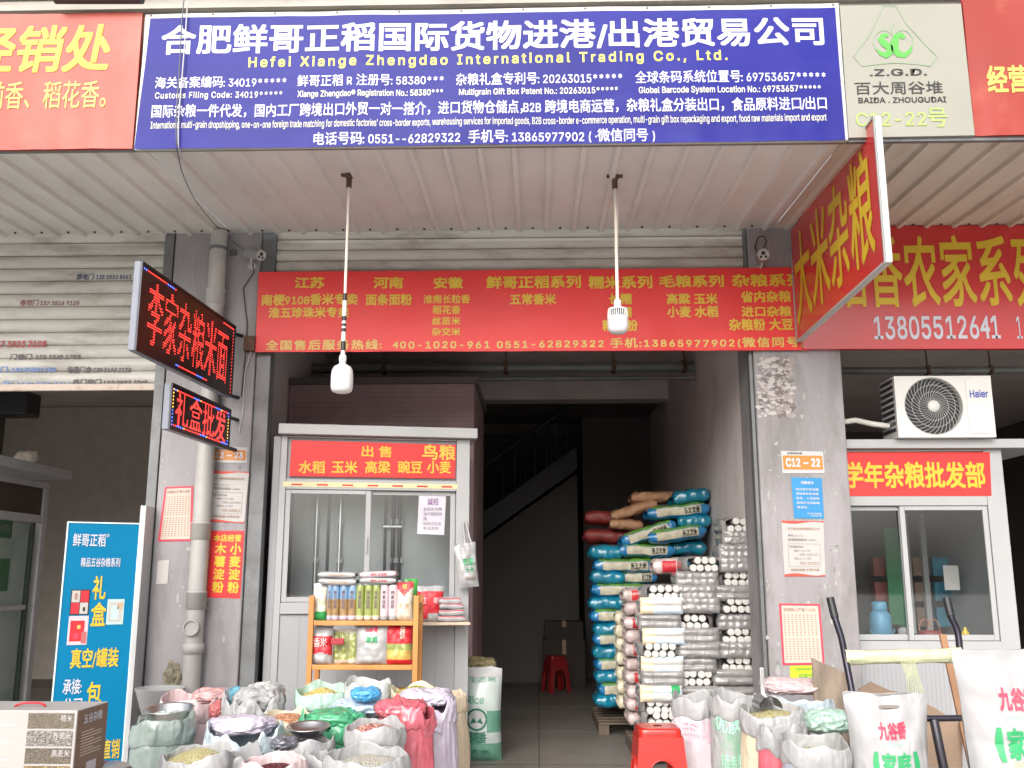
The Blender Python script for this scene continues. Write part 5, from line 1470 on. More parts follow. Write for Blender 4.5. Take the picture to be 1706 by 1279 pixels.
# upright printed rice sack at the doorway
P = ground(802, 1270); kx = mpp(802, 1200, P.y)
gp_ = M('green_rice_print', rgb(92, 140, 122), .4, var=.12, scale=10, coat=.3)
pw = M('pale_mint_sack', rgb(176, 187, 184), .38, var=.06, scale=10, coat=.3)
def gm(u, v): return whitep if v > .9 else gp_ if (v < .2 or (.32 < v < .55 and u > .62) or (.2 <= v < .3 and .1 < u < .5)) else pw
gt = [('生态米', (.15, .84, .85, .9), gp_, dict(w=.01)), ('Rice', (.1, .62, .55, .7), gp_, dict(w=.02)), ('稻花香', (.1, .2, .62, .32), M('deep_green', rgb(40, 104, 84), .5), dict(w=.02)), ('大米', (.2, .08, .7, .14), M('deep_green', (0, 0, 0)), dict(w=.01))]
P2 = Vector((P.x, P.y + .12, 0))
def logo(t, f, T):
    b = MB()
    def ring(r0, r1, m, d):
        n = 28; vs = []
        for i in range(n):
            a = 2 * math.pi * i / n
            for rr_ in (r0, r1):
                u = .36 + rr_ * math.cos(a); v = .45 + rr_ * .42 * math.sin(a); p = f(u, v); vs.append(p + Vector((0, -d, 0)))
        b.add(vs, [(2 * i, (2 * i + 2) % (2 * n), (2 * i + 3) % (2 * n), 2 * i + 1) for i in range(n)], m)
    ring(.24, .29, M('deep_green', (0, 0, 0)), .004); ring(.001, .22, whitep, .0035)
    for sg in (-1, 1):
        vs = [f(.36 + sg * .0, .42) + Vector((0, -.006, 0)), f(.36 + sg * .18, .4) + Vector((0, -.006, 0)), f(.36 + sg * .1, .47) + Vector((0, -.006, 0))]
        b.add(vs, [(0, 1, 2) if sg > 0 else (0, 2, 1)], M('deep_green', (0, 0, 0)))
    part(b.build('round_emblem', t), 'round green emblem')
pouch('rice_sack', 'upright pale green printed rice sack in clear plastic at the doorway', 'sack', P2, 66 * kx, 148 * kx, .2, gm, gt, seed=33, wr=.006, extra=logo)
topper(800, 1110, 54, 8.0, 'dull yellow and grey sack mouth behind the green rice sack', M('dull_yellow_film', rgb(150, 140, 104), .4, var=.3, scale=16, crinkle=0.6), 34, .12, .3)
o = sack('grey sack standing behind the green rice sack', 798, 1116, 25, 8.0, M('dim_grey_sack', rgb(120, 118, 118), .5, var=.1), None, None, seed=35, rollh=.1)

# right group
prA = [('丰', (.2, .6, .5, .85), pink_ink, dict(w=.02)), ('收', (.55, .6, .85, .85), pink_ink, dict(w=.02))]
prB = [('优质面', (.1, .72, .8, .95), M('faint_green', rgb(160, 214, 190), .5), dict(w=.02)), ('精制', (.2, .4, .5, .52), M('faint_green', (0, 0, 0))), ('特一粉', (.2, .2, .6, .32), M('faint_green', (0, 0, 0)))]
sack('white upright sack with faint pink print next to the red stool', 1160, 1160, 38, 5.95, M('pink_tinge_sack', rgb(196, 187, 194), .4, var=.06, scale=8, coat=.2, crinkle=0.5), white_pp, rice_g, seed=36, rollh=.11, texts=prA, gl=.5, group='open sacks on the right of the doorway')
sack('white upright sack with pale green print on its front', 1226, 1160, 40, 5.8, white_green, white_pp, rice_g, seed=37, rollh=.11, texts=prB, gl=.5, group='open sacks on the right of the doorway')
sack('cream film sack with rolled collar holding the metal scoop', 1296, 1184, 58, 5.35, cream_sack, white_pp, millet, seed=38, rollh=.12, gl=.9, group='open sacks on the right of the doorway')
sack('broad white sack behind the pink film sack', 1342, 1178, 56, 5.75, white_green, ltblue_pp, None, seed=39, rollh=.12, crumple=.02, group='open sacks on the right of the doorway')
sack('red pink film sack at the front right', 1306, 1218, 40, 5.0, pink_pp, white_pp, None, seed=40, rollh=.1, wr=1.5, crumple=.02, group='open sacks on the right of the doorway')
sack('front white sack with yellow grain, beside the small rice bag', 1366, 1240, 58, 4.7, white_blue, white_pp, millet, seed=41, rollh=.1, gl=.6, group='open sacks on the right of the doorway')
topper(1330, 1147, 110, 6.3, 'pale pink and grey cloth bag behind the right sacks', palepink_pp, 42, .1, .3)
topper(1392, 1208, 80, 5.2, 'crumpled white and green printed bag by the small rice bag', mintw, 43, .12, .25)
P = at(1279, 1168, 5.45)
t = thing('metal_scoop', 'steel scoop with upright flat handle stuck in the cream sack', 'scoop', P)
b = MB(); r = .062
for i in range(12):
    a0, a1 = math.pi * i / 12, math.pi * (i + 1) / 12
    for (sg, d0) in ((1, 0), (-1, .004)):
        rr_ = r - d0
        q = [P + Vector((math.cos(a0) * rr_, -.07, math.sin(a0) * rr_ - .03)), P + Vector((math.cos(a1) * rr_, -.07, math.sin(a1) * rr_ - .03)), P + Vector((math.cos(a1) * rr_, .12, math.sin(a1) * rr_ - .03)), P + Vector((math.cos(a0) * rr_, .12, math.sin(a0) * rr_ - .03))]
        b.add(q, [(0, 1, 2, 3) if sg < 0 else (3, 2, 1, 0)], steel, True)
b.build('bowl', t)
b = MB(); b.box(P.x - .012, P.x + .012, P.y + .1, P.y + .118, P.z + .02, P.z + .165, steel); b.build('handle', t, bevel=.004)

# ------------------------------------------------------------------ plastic stools
stoolm = M('red_stool_plastic', rgb(185, 36, 29), .3, var=.04, scale=3, coat=.35)
stoold = M('shaded_red_stool_plastic', rgb(137, 24, 29), .4, var=.05)  # same red darkened for the far stool, interior shade held in the colour
def stool(label, P, rot, m, H=.46, at_=.118, ab=.165):
    t = thing('plastic_stool', label, 'stool', P, 'red plastic stools', rotz=rot)
    b = MB()
    def seatfn(u, v):
        a = 2 * math.pi * u; c, s = math.cos(a), math.sin(a)
        k = [(0.22, H), (.6, H - .002), (.88, H - .001), (.97, H - .006), (1.0, H - .018), (1.01, H - .05)]
        f = v * 5; i = min(int(f), 4); f -= i
        r = (k[i][0] + (k[i + 1][0] - k[i][0]) * f) * at_; z = k[i][1] + (k[i + 1][1] - k[i][1]) * f
        e = .28 if v > .3 else .5
        return Vector((math.copysign(abs(c) ** e, c) * r, math.copysign(abs(s) ** e, s) * r, z))
    b.grid(seatfn, 48, 14, m, closed=True)
    so_ = b.build('seat', None); so_.parent = t
    for q in range(4):
        b = MB(); n = 16; Rq = Matrix.Rotation(q * math.pi / 2, 4, 'Z')
        def hw(z): return at_ + (ab - at_) * (1 - z / H)
        def pt(x, z, d): return Rq @ Vector((x, -(hw(z)) + d, z))
        aw, az = .072, H - .235
        inner = [(-aw - .02 * (1 - 0) , 0)] + [(-aw * math.cos(math.pi * i / n), az + aw * 1.05 * math.sin(math.pi * i / n)) for i in range(n + 1)] + [(aw + .02, 0)]
        zt_ = H - .045
        outer = [(-hw(0), 0)] + [(-hw(zt_) * min(1, 1.0) if i < n * .25 else (hw(zt_) if i > n * .75 else -hw(zt_) + 2 * hw(zt_) * (i - n * .25) / (n * .5)), (az + (zt_ - az) * min(1, i / (n * .25))) if i < n * .25 else (zt_ if i <= n * .75 else zt_ - (zt_ - az) * (i - n * .75) / (n * .25))) for i in range(n + 1)] + [(hw(0), 0)]
        outer = [((math.copysign(hw(z), x) if abs(x) >= hw(zt_) - 1e-6 else x), z) for x, z in outer]
        N = len(inner)
        vs = [pt(x, z, 0) for x, z in outer] + [pt(x, z, 0) for x, z in inner] + [pt(x * .97, z, .014) for x, z in outer] + [pt(x, z, .014) for x, z in inner]
        fs = []
        for i in range(N - 1):
            fs += [(i, N + i, N + i + 1, i + 1), (2 * N + i + 1, 3 * N + i + 1, 3 * N + i, 2 * N + i), (N + i, 3 * N + i, 3 * N + i + 1, N + i + 1)]
        b.add(vs, fs, m)
        # raised lip round the arch
        lip = [pt(x, z, -.003) for x, z in inner]; b.tube(lip, .006, m, 6)
        lo = b.build('leg_panel', None); lo.parent = t
    return t
P = at(1100, 1214, 5.55); stool('bright red plastic stool in the doorway foreground', (P.x, P.y + .12, 0.0), .03, stoolm, P.z)
P = ground(926, 1152); stool('dim red plastic stool far inside the dark shop', (P.x, P.y, 0), .4, stoold, .42, .098, .14)

# dim goods deep inside
def carton(name, label, x0, x1, y0, y1, z0, z1, m, group=None):
    t = thing(name, label, 'box', ((x0 + x1) / 2, y0, z0), group)
    b = MB(); b.box(x0, x1, y0, y1, z0, z1, m); b.build('box_body', t, bevel=.004)
    b = MB(); xm = (x0 + x1) / 2; b.box(xm - .025, xm + .025, y0 - .0015, y1 + .0015, z0 + (z1 - z0) * .7, z1 + .0015, M('carton_tape', rgb(150, 120, 90), .3)); b.build('tape', t)
    return t
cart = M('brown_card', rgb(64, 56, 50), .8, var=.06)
Yd = 12.35
for i, (x0, y0, x1, y1, lb) in enumerate(((908, 1035, 972, 1066, 'upper dim carton behind the far red stool'), (905, 1066, 975, 1110, 'lower dim carton behind the far red stool'))):
    u0, v0, u1, v1 = FP(Yd).box(x0, y0, x1, y1); carton('carton', lb, u0, u1, Yd, Yd + .4, 0 if i else v0 + .002, v1, cart, 'cartons deep in the shop')

# ------------------------------------------------------------------ blue standee
sa = R(28)
SP = at(112, 900, 5.75); SP.z = 0
S_ = Pl(SP, (math.cos(sa), math.sin(sa), 0), (0, 0, 1))
std = M('cyan_board', rgb(0, 108, 150), .5, var=.04, scale=2, spec=.15)
uw = S_.px(230, 900)[0]; zst = S_.px(170, 872)[1]
t = thing('advertising_standee', 'tall cyan advertising standee with white and yellow characters', 'standee', SP)
b = MB(); b.rect(S_, 0, .03, uw, zst, -.03, 0, std)
for tx in [('鲜哥正稻', (122, 889, 176, 910), white_ink, dict(w=.012)), ('®', (178, 889, 182, 895), white_ink, {}), ('精品五谷杂粮系列', (135, 929, 200, 944), white_ink, dict(w=.014)), ('礼', (155, 960, 176, 998), yellow_ink, dict(w=.02)), ('盒', (152, 1004, 176, 1042), yellow_ink, dict(w=.02)),
           ('真空/罐装', (118, 1080, 197, 1112), yellow_ink, dict(w=.02)), ('承接:', (105, 1131, 136, 1156), white_ink, dict(w=.014)), ('包', (145, 1136, 168, 1174), yellow_ink, dict(w=.02)), ('公司', (105, 1163, 136, 1188), white_ink, dict(w=.014)), ('装', (143, 1182, 166, 1220), yellow_ink, dict(w=.02)),
           ('批发零售', (108, 1225, 152, 1248), yellow_ink, dict(w=.014)), ('卖直销', (157, 1232, 199, 1264), yellow_ink, dict(w=.016)), ('厂家直供', (150, 1268, 198, 1280), yellow_ink, dict(w=.014))]:
    st, bx, m, kw = tx; b.text(S_, st, S_.box(*bx), m, **kw)
b.build('panel', t, bevel=.002)
def pic(name, q, cells):
    b = MB(); u0, v0, u1, v1 = S_.box(*q)
    for (a, c, d_, e, m, dd) in cells: b.rect(S_, u0 + (u1 - u0) * a, v0 + (v1 - v0) * c, u0 + (u1 - u0) * d_, v0 + (v1 - v0) * e, .001, .0015 + dd, m)
    part(b.build('product_picture', t), name)
pic('picture of an opened red and white gift box', (117, 982, 149, 1024), [(0, 0, 1, 1, blackm, 0), (.06, .5, .48, .96, paper, .001), (.52, .5, .94, .96, red_ink, .001), (.06, .04, .48, .48, red_ink, .001), (.52, .04, .94, .48, paper, .001), (.2, .6, .36, .86, M('faint_print', (0, 0, 0)), .002), (.68, .14, .8, .3, black_ink, .002)])
pic('picture of a red gift box', (113, 1026, 146, 1074), [(0, 0, 1, 1, pinkf, 0), (.1, .12, .82, .84, red_ink, .001), (.3, .2, .55, .4, M('berry_ink', (0, 0, 0)), .002), (.45, .55, .62, .68, gold_ink, .002), (.7, .05, .95, .45, M('dusty_red', (0, 0, 0)), .002)])
pic('picture of a pale gift bag', (178, 998, 206, 1040), [(0, 0, 1, 1, M('sky_print', rgb(170, 196, 190), .5), 0), (.08, .1, .9, .9, paper, .001), (.25, .2, .7, .75, M('sky_print', (0, 0, 0)), .002), (.6, .6, .88, .85, M('tan_print', (0, 0, 0)), .002)])
b = MB(); 
for (u0, v0, u1, v1) in ((-.008, .0, 0, zst + .008), (uw, 0, uw + .008, zst + .008), (.0005, zst, uw - .0005, zst + .008)): b.rect(S_, u0, v0, u1, v1, -.034, .004, M('standee_edge', rgb(196, 214, 220), .4))
b.build('edge_trim', t)
b = MB(); 
for u in (.06, uw - .06): b.tube([S_.w(u, zst * .8, -.035), S_.w(u, 0.01, -.4)], .012, darkmetal, 8)
b.build('rear_stand', t)
# white board leaning behind it
b = MB(); P0 = ground(240, 1150); P0.y = YP - .16
xw = at(241, 845, P0.y).x; zw = at(241, 842, P0.y).z
b.box(xw - .03, xw + .012, P0.y, P0.y + .5, 0, zw, whitep); tag(b.build('white_board', origin=(xw, P0.y, 0), bevel=.003), 'narrow white board standing on edge between the standee and the left pillar', 'board')

# ------------------------------------------------------------------ gift carton in the front left corner
YB_ = 4.25
pc = FP(YB_)
u1 = pc.px(128, 1200)[0]; zt_ = pc.px(60, 1183)[1]; u0 = u1 - .62; dpt = .3
wcard = M('white_carton', rgb(160, 157, 155), .5, var=.03)
t = thing('gift_carton', 'white gift carton with grain photos and a brown side in the front left corner', 'carton', (u0, YB_, zt_ - .3))
zb_ = zt_ - .3
b = MB(); b.box(u0, u1, YB_, YB_ + dpt, zb_, zt_, wcard); b.build('box_body', t, bevel=.004)
b = MB(); SX = Pl((u1 + .001, YB_, zb_), (0, 1, 0), (0, 0, 1)); SX.n = Vector((1, 0, 0))
b.rect(SX, .004, .004, dpt - .004, .296, 0, .001, brown)
b.text(SX, '五谷杂粮', (.06, .235, .24, .275), white_ink, d=.002, w=.01)
for k in range(9): b.rect(SX, .05, .2 - k * .012, .05 + (.2 if k % 3 else .12), .2034 - k * .012, .0011, .0015, M('side_print', rgb(190, 176, 160), .6))
for k in range(12): b.rect(SX, .12 + k * .008, .03, .12 + k * .008 + .004, .07, .0011, .0016, white_ink)
b.build('side_print', t)
gmix = [grainmat('oat_photo', [rgb(160, 148, 132), rgb(176, 164, 146), rgb(146, 134, 118)], 240), grainmat('barley_photo', [rgb(176, 168, 160), rgb(146, 138, 130), rgb(192, 186, 178)], 170), grainmat('rye_photo', [rgb(150, 138, 124), rgb(166, 156, 140), rgb(136, 124, 110)], 240), grainmat('corn_photo', [rgb(170, 140, 100), rgb(190, 164, 120), rgb(150, 124, 88)], 150)]
for k, (nm, gm_) in enumerate(zip(('糙米', '荞麦米', '黑麦米', '玉米渣'), gmix)):
    b = MB(); z1 = zt_ - .012 - k * .071
    b.rect(FP(YB_), u1 - .21, z1 - .062, u1 - .012, z1, .0008, .0016, gm_)
    b.text(FP(YB_), nm, (u1 - .012 - .045 * len(nm) * .62, z1 - .034, u1 - .018, z1 - .006), paper, d=.0025, w=.01)
    b.rect(FP(YB_), u0 + .2, z1 - .05, u0 + .36, z1 - .046, .0008, .0014, M('faint_grey', rgb(200, 192, 188), .6))
    b.build('grain_photo', t)
b = MB(); hp = [(u0 + .36 + .075 * math.cos(a) * .9, YB_ + .1 + .02 * math.sin(a), zt_ + .002 + .014 * math.sin(a)) for a in [math.pi * i / 10 for i in range(11)]]
b.tube(hp, .005, red_ink, 8); b.build('rope_handle', t)
carton('carton', 'white carton supporting the gift carton at the front left', u0, u1, YB_, YB_ + dpt, 0, zb_ - .002, wcard)
P = at(160, 1277, 4.6); P.z -= .03
b = MB(); b.grid(xf(pillow(.26, .09, .2, 77, .005), Matrix.Translation(P)), 22, 14, lambda u, v: red_ink if v < .62 else bagw, closed=True); tag(b.build('flat_bag', origin=P), 'red and white flat packet at the bottom edge beside the carton', 'packet')
P3 = Vector((P.x, P.y, 0)); carton('carton', 'low carton holding the red and white packet', P.x - .15, P.x + .15, P.y - .1, P.y + .15, 0, P.z - .045, wcard)

# ------------------------------------------------------------------ left neighbour: booth inside the dark shop
Yn, Yf = 7.3, 8.7
XB = at(75, 900, Yf).x
BP = Pl((XB, Yn, 0), (0, 1, 0), (0, 0, 1)); BP.n = Vector((1, 0, 0))
zt_ = at(75, 806, Yf).z; LW = Yf - Yn
t = thing('glazed_booth', 'grey aluminium glazed booth inside the dark left shop', 'booth', (XB, Yn, 0))
bal = M('dim_aluminium', rgb(168, 168, 170), .4, var=.05)
b = MB(); b.box(XB - 1.5, XB + .14, Yn - .1, Yf + .12, zt_ + .05, zt_ + .13, bal); b.build('roof', t, bevel=.006)
b = MB(); zt1 = at(28, 865, Yf).z; zm = at(28, 1010, Yf).z
b.rect(BP, 0, zt_ - .05, LW, zt_, -.06, 0, bal); b.rect(BP, LW - .08, 0, LW, zt_ - .051, -.06, 0, bal); b.rect(BP, 0, 0, .06, zt_ - .051, -.06, 0, bal)
b.rect(BP, .061, zt1 - .04, LW - .081, zt1 + .03, -.06, -.001, bal); b.rect(BP, .061, 0, LW - .081, .1, -.06, -.001, bal)
b.build('frame', t, bevel=.004)
b = MB(); b.rect(BP, .061, zt1 + .031, LW - .081, zt_ - .052, -.04, -.02, M('dark_brown_panel', rgb(66, 54, 48), .5)); b.build('upper_panel', t)
b = MB(); b.rect(BP, LW - .2, .11, LW - .17, zt1 - .042, -.05, -.012, M('dark_green_seal', rgb(50, 62, 58), .5)); b.rect(BP, .062, zm - .02, LW - .205, zm + .02, -.05, -.012, bal); b.build('door_frame', t)
b = MB(); b.rect(BP, .062, .11, LW - .21, zm - .022, -.035, -.03, glass); b.rect(BP, .062, zm + .022, LW - .21, zt1 - .042, -.035, -.03, glass); b.build('pane', t)
b = MB(); b.rect(BP, .062, .11, LW - .085, zt1 - .045, -.1, -.085, M('booth_inner', rgb(214, 226, 220), .7, var=.06)); b.rect(BP, .061, 0, LW, zt_ - .06, -1.45, -1.4, plaster_shaded); b.build('inner_panel', t)
GPl = Pl((XB - .083, Yn, 0), (0, 1, 0), (0, 0, 1)); GPl.n = Vector((1, 0, 0))
b = MB(); gq = GPl.box(-40, 862, 20, 895); b.rect(GPl, gq[0], gq[1], gq[2], gq[3], .001, .004, M('poster_green', rgb(40, 130, 80), .5))
gq = GPl.box(-40, 895, 21, 975); b.rect(GPl, gq[0], gq[1], gq[2], gq[3], .001, .003, M('poster_pale', rgb(196, 214, 202), .6))
gq = GPl.box(-25, 930, 14, 985); b.rect(GPl, gq[0], gq[1], gq[2], gq[3], .003, .005, M('poster_green', (0, 0, 0)))
b.text(GPl, '收款码', GPl.box(-25, 872, 16, 886), paper, d=.006, w=.01)
tag(b.build('green_poster', origin=GPl.w(gq[0], gq[1])), 'green and white payment poster inside the left booth glass', 'poster')
P = at(38, 770, Yf - .5); P.z = zt_ + .13 + .045
topper_o = None
b = MB()
def tw(u, v):
    a = 2 * math.pi * u; ph = math.pi * (v - .5); c, s, z = math.cos(a) * math.cos(ph), math.sin(a) * math.cos(ph), math.sin(ph)
    n = .2 * crease((c, s, z), 2, 3); x = c * .1 * (1 + n)
    return Vector((at(45, 757, Yf - .4).x + x, Yf - .4 + s * .06, zt_ + .19 + z * (.06 + .03 * abs(x) / .1) * (1 + n)))
b.grid(tw, 30, 18, M('pale_cloth', rgb(180, 170, 160), .7, var=.2, scale=20), closed=True); tag(b.build('crumpled_bag', origin=(at(45, 757, Yf - .4).x, Yf - .4, zt_ + .13)), 'small pale crumpled bag on the roof of the left booth', 'bag')
t = thing('dark_hanging_box', 'unidentified dark boxy object hanging high in the dark left shop', 'speaker', at(20, 668, 8.3))  # unidentified dark shape in the left shop, built as a plain box
u0, v0, u1, v1 = FP(8.3).box(-12, 650, 45, 690)
b = MB(); b.box(u0, u1, 8.3, 8.55, v0, v1, blackm); b.build('casing', t, bevel=.02)
b = MB(); b.tube([((u0 + u1) / 2, 8.42, v1), ((u0 + u1) / 2, 8.42, 3.69)], .015, blackm, 8); b.build('bracket', t)

# ------------------------------------------------------------------ right neighbour: kiosk, air conditioner, hand truck
YK = 7.05
KR = FP(YK)
t = thing('kiosk', 'white aluminium kiosk of the right neighbour with sliding window and red sign', 'kiosk', (KR.px(1560, 900)[0], YK, 0))
def rr2(x0, y0, x1, y1): return KR.box(x0, y0, x1, y1)
uA = XR1 + .012; uB = KR.px(1683, 900)[0]; zr = KR.px(1550, 748)[1]; zr2 = KR.px(1550, 733)[1]
b = MB(); b.rect(KR, uA, zr, uB + .35, zr2, -1.3, .06, alum); b.build('roof', t, bevel=.005)
zz = [KR.px(1550, y)[1] for y in (752, 826, 842, 1068, 1088)]
uC = KR.px(1652, 900)[0]
b = MB()
b.rect(KR, uC, 0, uB, zr - .002, -.09, 0, alum); b.rect(KR, uA, zz[0], uC - .001, zr - .002, -.08, -.002, alum)
b.rect(KR, uA, zz[2], uC - .001, zz[1], -.08, -.002, alum); b.rect(KR, uA, zz[4], uC - .001, zz[3], -.08, .014, alum); b.rect(KR, uA, zz[2] - .001 - .0, uA + .03, zr - .002, -.1, -.081, alum)
b.build('frame', t, bevel=.004)
b = MB(); b.rect(KR, uA, 0.02, uC - .001, zz[4] - .002, -.06, -.012, panelw)
for k in range(1, 40): b.rect(KR, uA + k * .03, 0.02, uA + k * .03 + .002, zz[4] - .002, -.012, -.0112, grey_ink)
b.build('lower_panel', t)
b = MB(); b.rect(KR, uA, zz[1] + .002, uC - .002, zz[0] - .002, -.05, -.03, panelw); b.build('sign_backing', t)
um = KR.px(1512, 950)[0]
for (a, c, dd) in ((uA + .002, um + .018, -.04), (um - .018, uC - .003, -.012)):
    b = MB(); zA_, zB_ = zz[3] + .003, zz[2] - .003; w_ = .036
    for q in ((a, zA_, a + w_, zB_), (c - w_, zA_, c, zB_), (a + w_ + .0005, zA_, c - w_ - .0005, zA_ + .04), (a + w_ + .0005, zB_ - .03, c - w_ - .0005, zB_)): b.rect(KR, *q, dd - .022, dd, alum)
    so_ = b.build('sliding_window', t, bevel=.003)
    g_ = MB(); g_.rect(KR, a + w_ + .001, zA_ + .041, c - w_ - .001, zB_ - .031, dd - .014, dd - .010, glass); gp = g_.build('pane', None, origin=t.location); gp.parent = so_; gp.location = (0, 0, 0)
b = MB(); b.rect(KR, uB - .04, 0, uB - .001, zr - .002, -1.3, -.092, panelw); b.rect(KR, uA, 0, uB - .041, zr - .003, -1.3, -1.27, M('kiosk_inner', rgb(74, 72, 74), .8)); b.build('side_panel', t)
b = MB(); b.rect(KR, uA + .01, zz[3] - .03, uC - .01, zz[3] - .005, -.5, -.085, panelw); b.build('counter_top', t)
b = MB()
for px in (1470, 1600, 1632):
    u = KR.px(px, 950)[0]; b.rect(KR, u - .02, zz[3], u + .02, zz[2], -1.0, -.96, alum)
b.build('rear_mullion', t)
signboard('kiosk_sign', 'red sign with yellow wholesale shop characters over the right kiosk window', 'sign', Pl((0, YK - .001, 0), (1, 0, 0), (0, 0, 1)), ((1404, 753), (1649, 753), (1652, 826), (1408, 826)), .02, red_vinyl,
          [('学年杂粮批发部', (1407, 770, 1640, 812), yellow_ink, dict(w=.024))])
# things on its counter
zc = zz[3] + .001; Yc = YK + .2
def cx(px): return at(px, 1040, Yc).x
t = thing('vacuum_flask', 'sky blue flask with carry handle behind the right kiosk window', 'flask', (cx(1467), Yc, zc))
fm = M('flask_blue', rgb(86, 144, 176), .4, var=.04); T = Matrix.Translation((cx(1467), Yc, zc)); kk = mpp(1467, 1030, Yc)
b = MB(); b.lathe([(16 * kk, 0), (18 * kk, .01), (18 * kk, 36 * kk), (15 * kk, 43 * kk), (12 * kk, 46 * kk)], fm, 28, T); b.build('body', t)
b = MB(); b.lathe([(11.6 * kk, 46.5 * kk), (12.5 * kk, 48 * kk), (12.5 * kk, 58 * kk), (11 * kk, 61 * kk), (3 * kk, 62 * kk)], fm, 24, T); b.build('lid', t)
b = MB(); b.tube([(cx(1467) + 20 * kk * math.cos(a), Yc - .03, zc + 20 * kk * (1 + math.sin(a)) * .7 + .012) for a in [math.pi + math.pi * i / 12 for i in range(13)]], .005, fm, 6); b.build('handle', t)
b = MB(); b.lathe([(.03, 0), (.045, .01), (.05, .05), (.045, .075), (.02, .085)], whitep, 22, Matrix.Translation((cx(1507), Yc, zc))); tag(b.build('white_jar', origin=(cx(1507), Yc, zc)), 'round white jar beside the blue flask', 'jar')
t = thing('wire_basket', 'small dark red basket with looped handles behind the right window', 'basket', (cx(1548), Yc, zc))
b = MB(); b.lathe([(.05, 0), (.075, .005), (.085, .06), (.08, .06), (.07, .01), (.01, .006)], maroon_pp, 24, Matrix.Translation((cx(1548), Yc, zc))); b.build('basket_body', t)
for s_ in (-.03, .03):
    b = MB(); b.tube([(cx(1548) + s_ + .045 * math.cos(a), Yc, zc + .055 + .085 * math.sin(a)) for a in [math.pi * i / 12 for i in range(13)]], .004, M('basket_handle', rgb(170, 110, 90), .5), 6); b.build('handle', t)
b = MB(); b.lathe([(.022, 0), (.026, .006), (.026, .05), (.012, .066), (.012, .08), (.004, .084)], M('yellow_bottle', rgb(226, 186, 40), .35), 18, Matrix.Translation((cx(1607), Yc, zc))); tag(b.build('yellow_bottle', origin=(cx(1607), Yc, zc)), 'small yellow bottle on the right kiosk counter', 'bottle')
b = MB(); b.box(cx(1592), cx(1640), Yc + .02, Yc + .1, zc, zc + .02, red_ink); tag(b.build('red_tray', origin=(cx(1592), Yc, zc), bevel=.004), 'flat red tray behind the small yellow bottle', 'tray')
pz = KR.box(1628, 940, 1646, 985)
b = MB(); b.rect(Pl((0, YK + .62, 0), (1, 0, 0), (0, 0, 1)), pz[0] + .02, pz[1], pz[2] + .06, pz[3], 0, .003, M('dim_paper', rgb(190, 186, 184), .7)); tag(b.build('paper_scrap', origin=(pz[0], YK + .62, pz[1])), 'sheet of paper hanging inside the right kiosk', 'paper')
gb = KR.box(1552, 870, 1572, 1050)
b = MB(); b.rect(Pl((0, YK + .9, 0), (1, 0, 0), (0, 0, 1)), gb[0], gb[1], gb[2] + .04, gb[3], 0, .02, M('deep_green_board', rgb(30, 110, 70), .5)); tag(b.build('green_banner', origin=(gb[0], YK + .9, gb[1])), 'narrow green hanging strip inside the right kiosk', 'strip')
b = MB(); 
for k in range(12): b.rect(Pl((0, YK + 1.1, 0), (1, 0, 0), (0, 0, 1)), KR.px(1532, 900)[0] + (k % 4) * .16, zz[3] + .05 + (k // 4) * .2, KR.px(1532, 900)[0] + (k % 4) * .16 + .13, zz[3] + .2 + (k // 4) * .2, 0, .1, [maroon_pp, green_net, brown, teal_pp][(k * 5) % 4])
# shelf goods are one dim mass seen only through the glass
tag(b.build('dim_shelf_goods', origin=KR.w(KR.px(1532, 900)[0], zz[3])), 'dim packets on a rear shelf inside the right kiosk', 'packets'); bpy.data.objects['dim_shelf_goods']['kind'] = 'stuff'

# air conditioner
YA = 6.92; PA = FP(YA)
ux0, vz0, ux1, vz1 = PA.box(1493, 626, 1655, 728)
vz0 = zr2 + .002
t = thing('air_conditioner', 'white outdoor air conditioner unit on the right kiosk roof', 'air conditioner', ((ux0 + ux1) / 2, YA, vz0))
acm = M('ac_casing', rgb(200, 200, 198), .4, var=.03)
b = MB(); H_ = vz1 - vz0; W_ = ux1 - ux0
cxa = PA.px(1556, 678)[0]; cza = PA.px(1556, 676)[1]; ra = 49 * mpp(1556, 676, YA)
# front plate with a round opening
n = 40; vs = []; fs = []
rim = []
for i in range(n):
    a = 2 * math.pi * i / n; c, s = math.cos(a), math.sin(a)
    k = min((ux1 - cxa if c > 0 else cxa - ux0) / max(abs(c), 1e-6), (vz1 - cza if s > 0 else cza - vz0) / max(abs(s), 1e-6))
    vs += [(cxa + c * ra, YA, cza + s * ra), (cxa + c * k, YA, cza + s * k), (cxa + c * ra * .99, YA + .05, cza + s * ra * .99)]
for i in range(n):
    j = (i + 1) % n; fs += [(3 * i + 1, 3 * j + 1, 3 * j, 3 * i)[::-1], (3 * i, 3 * j, 3 * j + 2, 3 * i + 2)[::-1]]
b.add(vs, fs, acm)
for (xx, zz_) in ((ux0, vz0), (ux1, vz0), (ux1, vz1), (ux0, vz1)):
    aa = [v for v in vs[1::3]]
    near = sorted(aa, key=lambda p: (p[0] - xx) ** 2 + (p[2] - zz_) ** 2)
    e1 = min((p for p in aa if abs(p[0] - xx) < 1e-4), key=lambda p: abs(p[2] - zz_)); e2 = min((p for p in aa if abs(p[2] - zz_) < 1e-4), key=lambda p: abs(p[0] - xx))
    b.add([(xx, YA, zz_), e1, e2], [(0, 1, 2)], acm)
b.box(ux0, ux1, YA + .06, YA + .3, vz0, vz1, acm); b.box(ux0, ux0 + .004, YA + .0005, YA + .0595, vz0, vz1, acm); b.box(ux1 - .004, ux1, YA + .0005, YA + .0595, vz0, vz1, acm); b.box(ux0 + .0045, ux1 - .0045, YA + .0005, YA + .0595, vz1 - .004, vz1, acm)
b.build('casing', t)
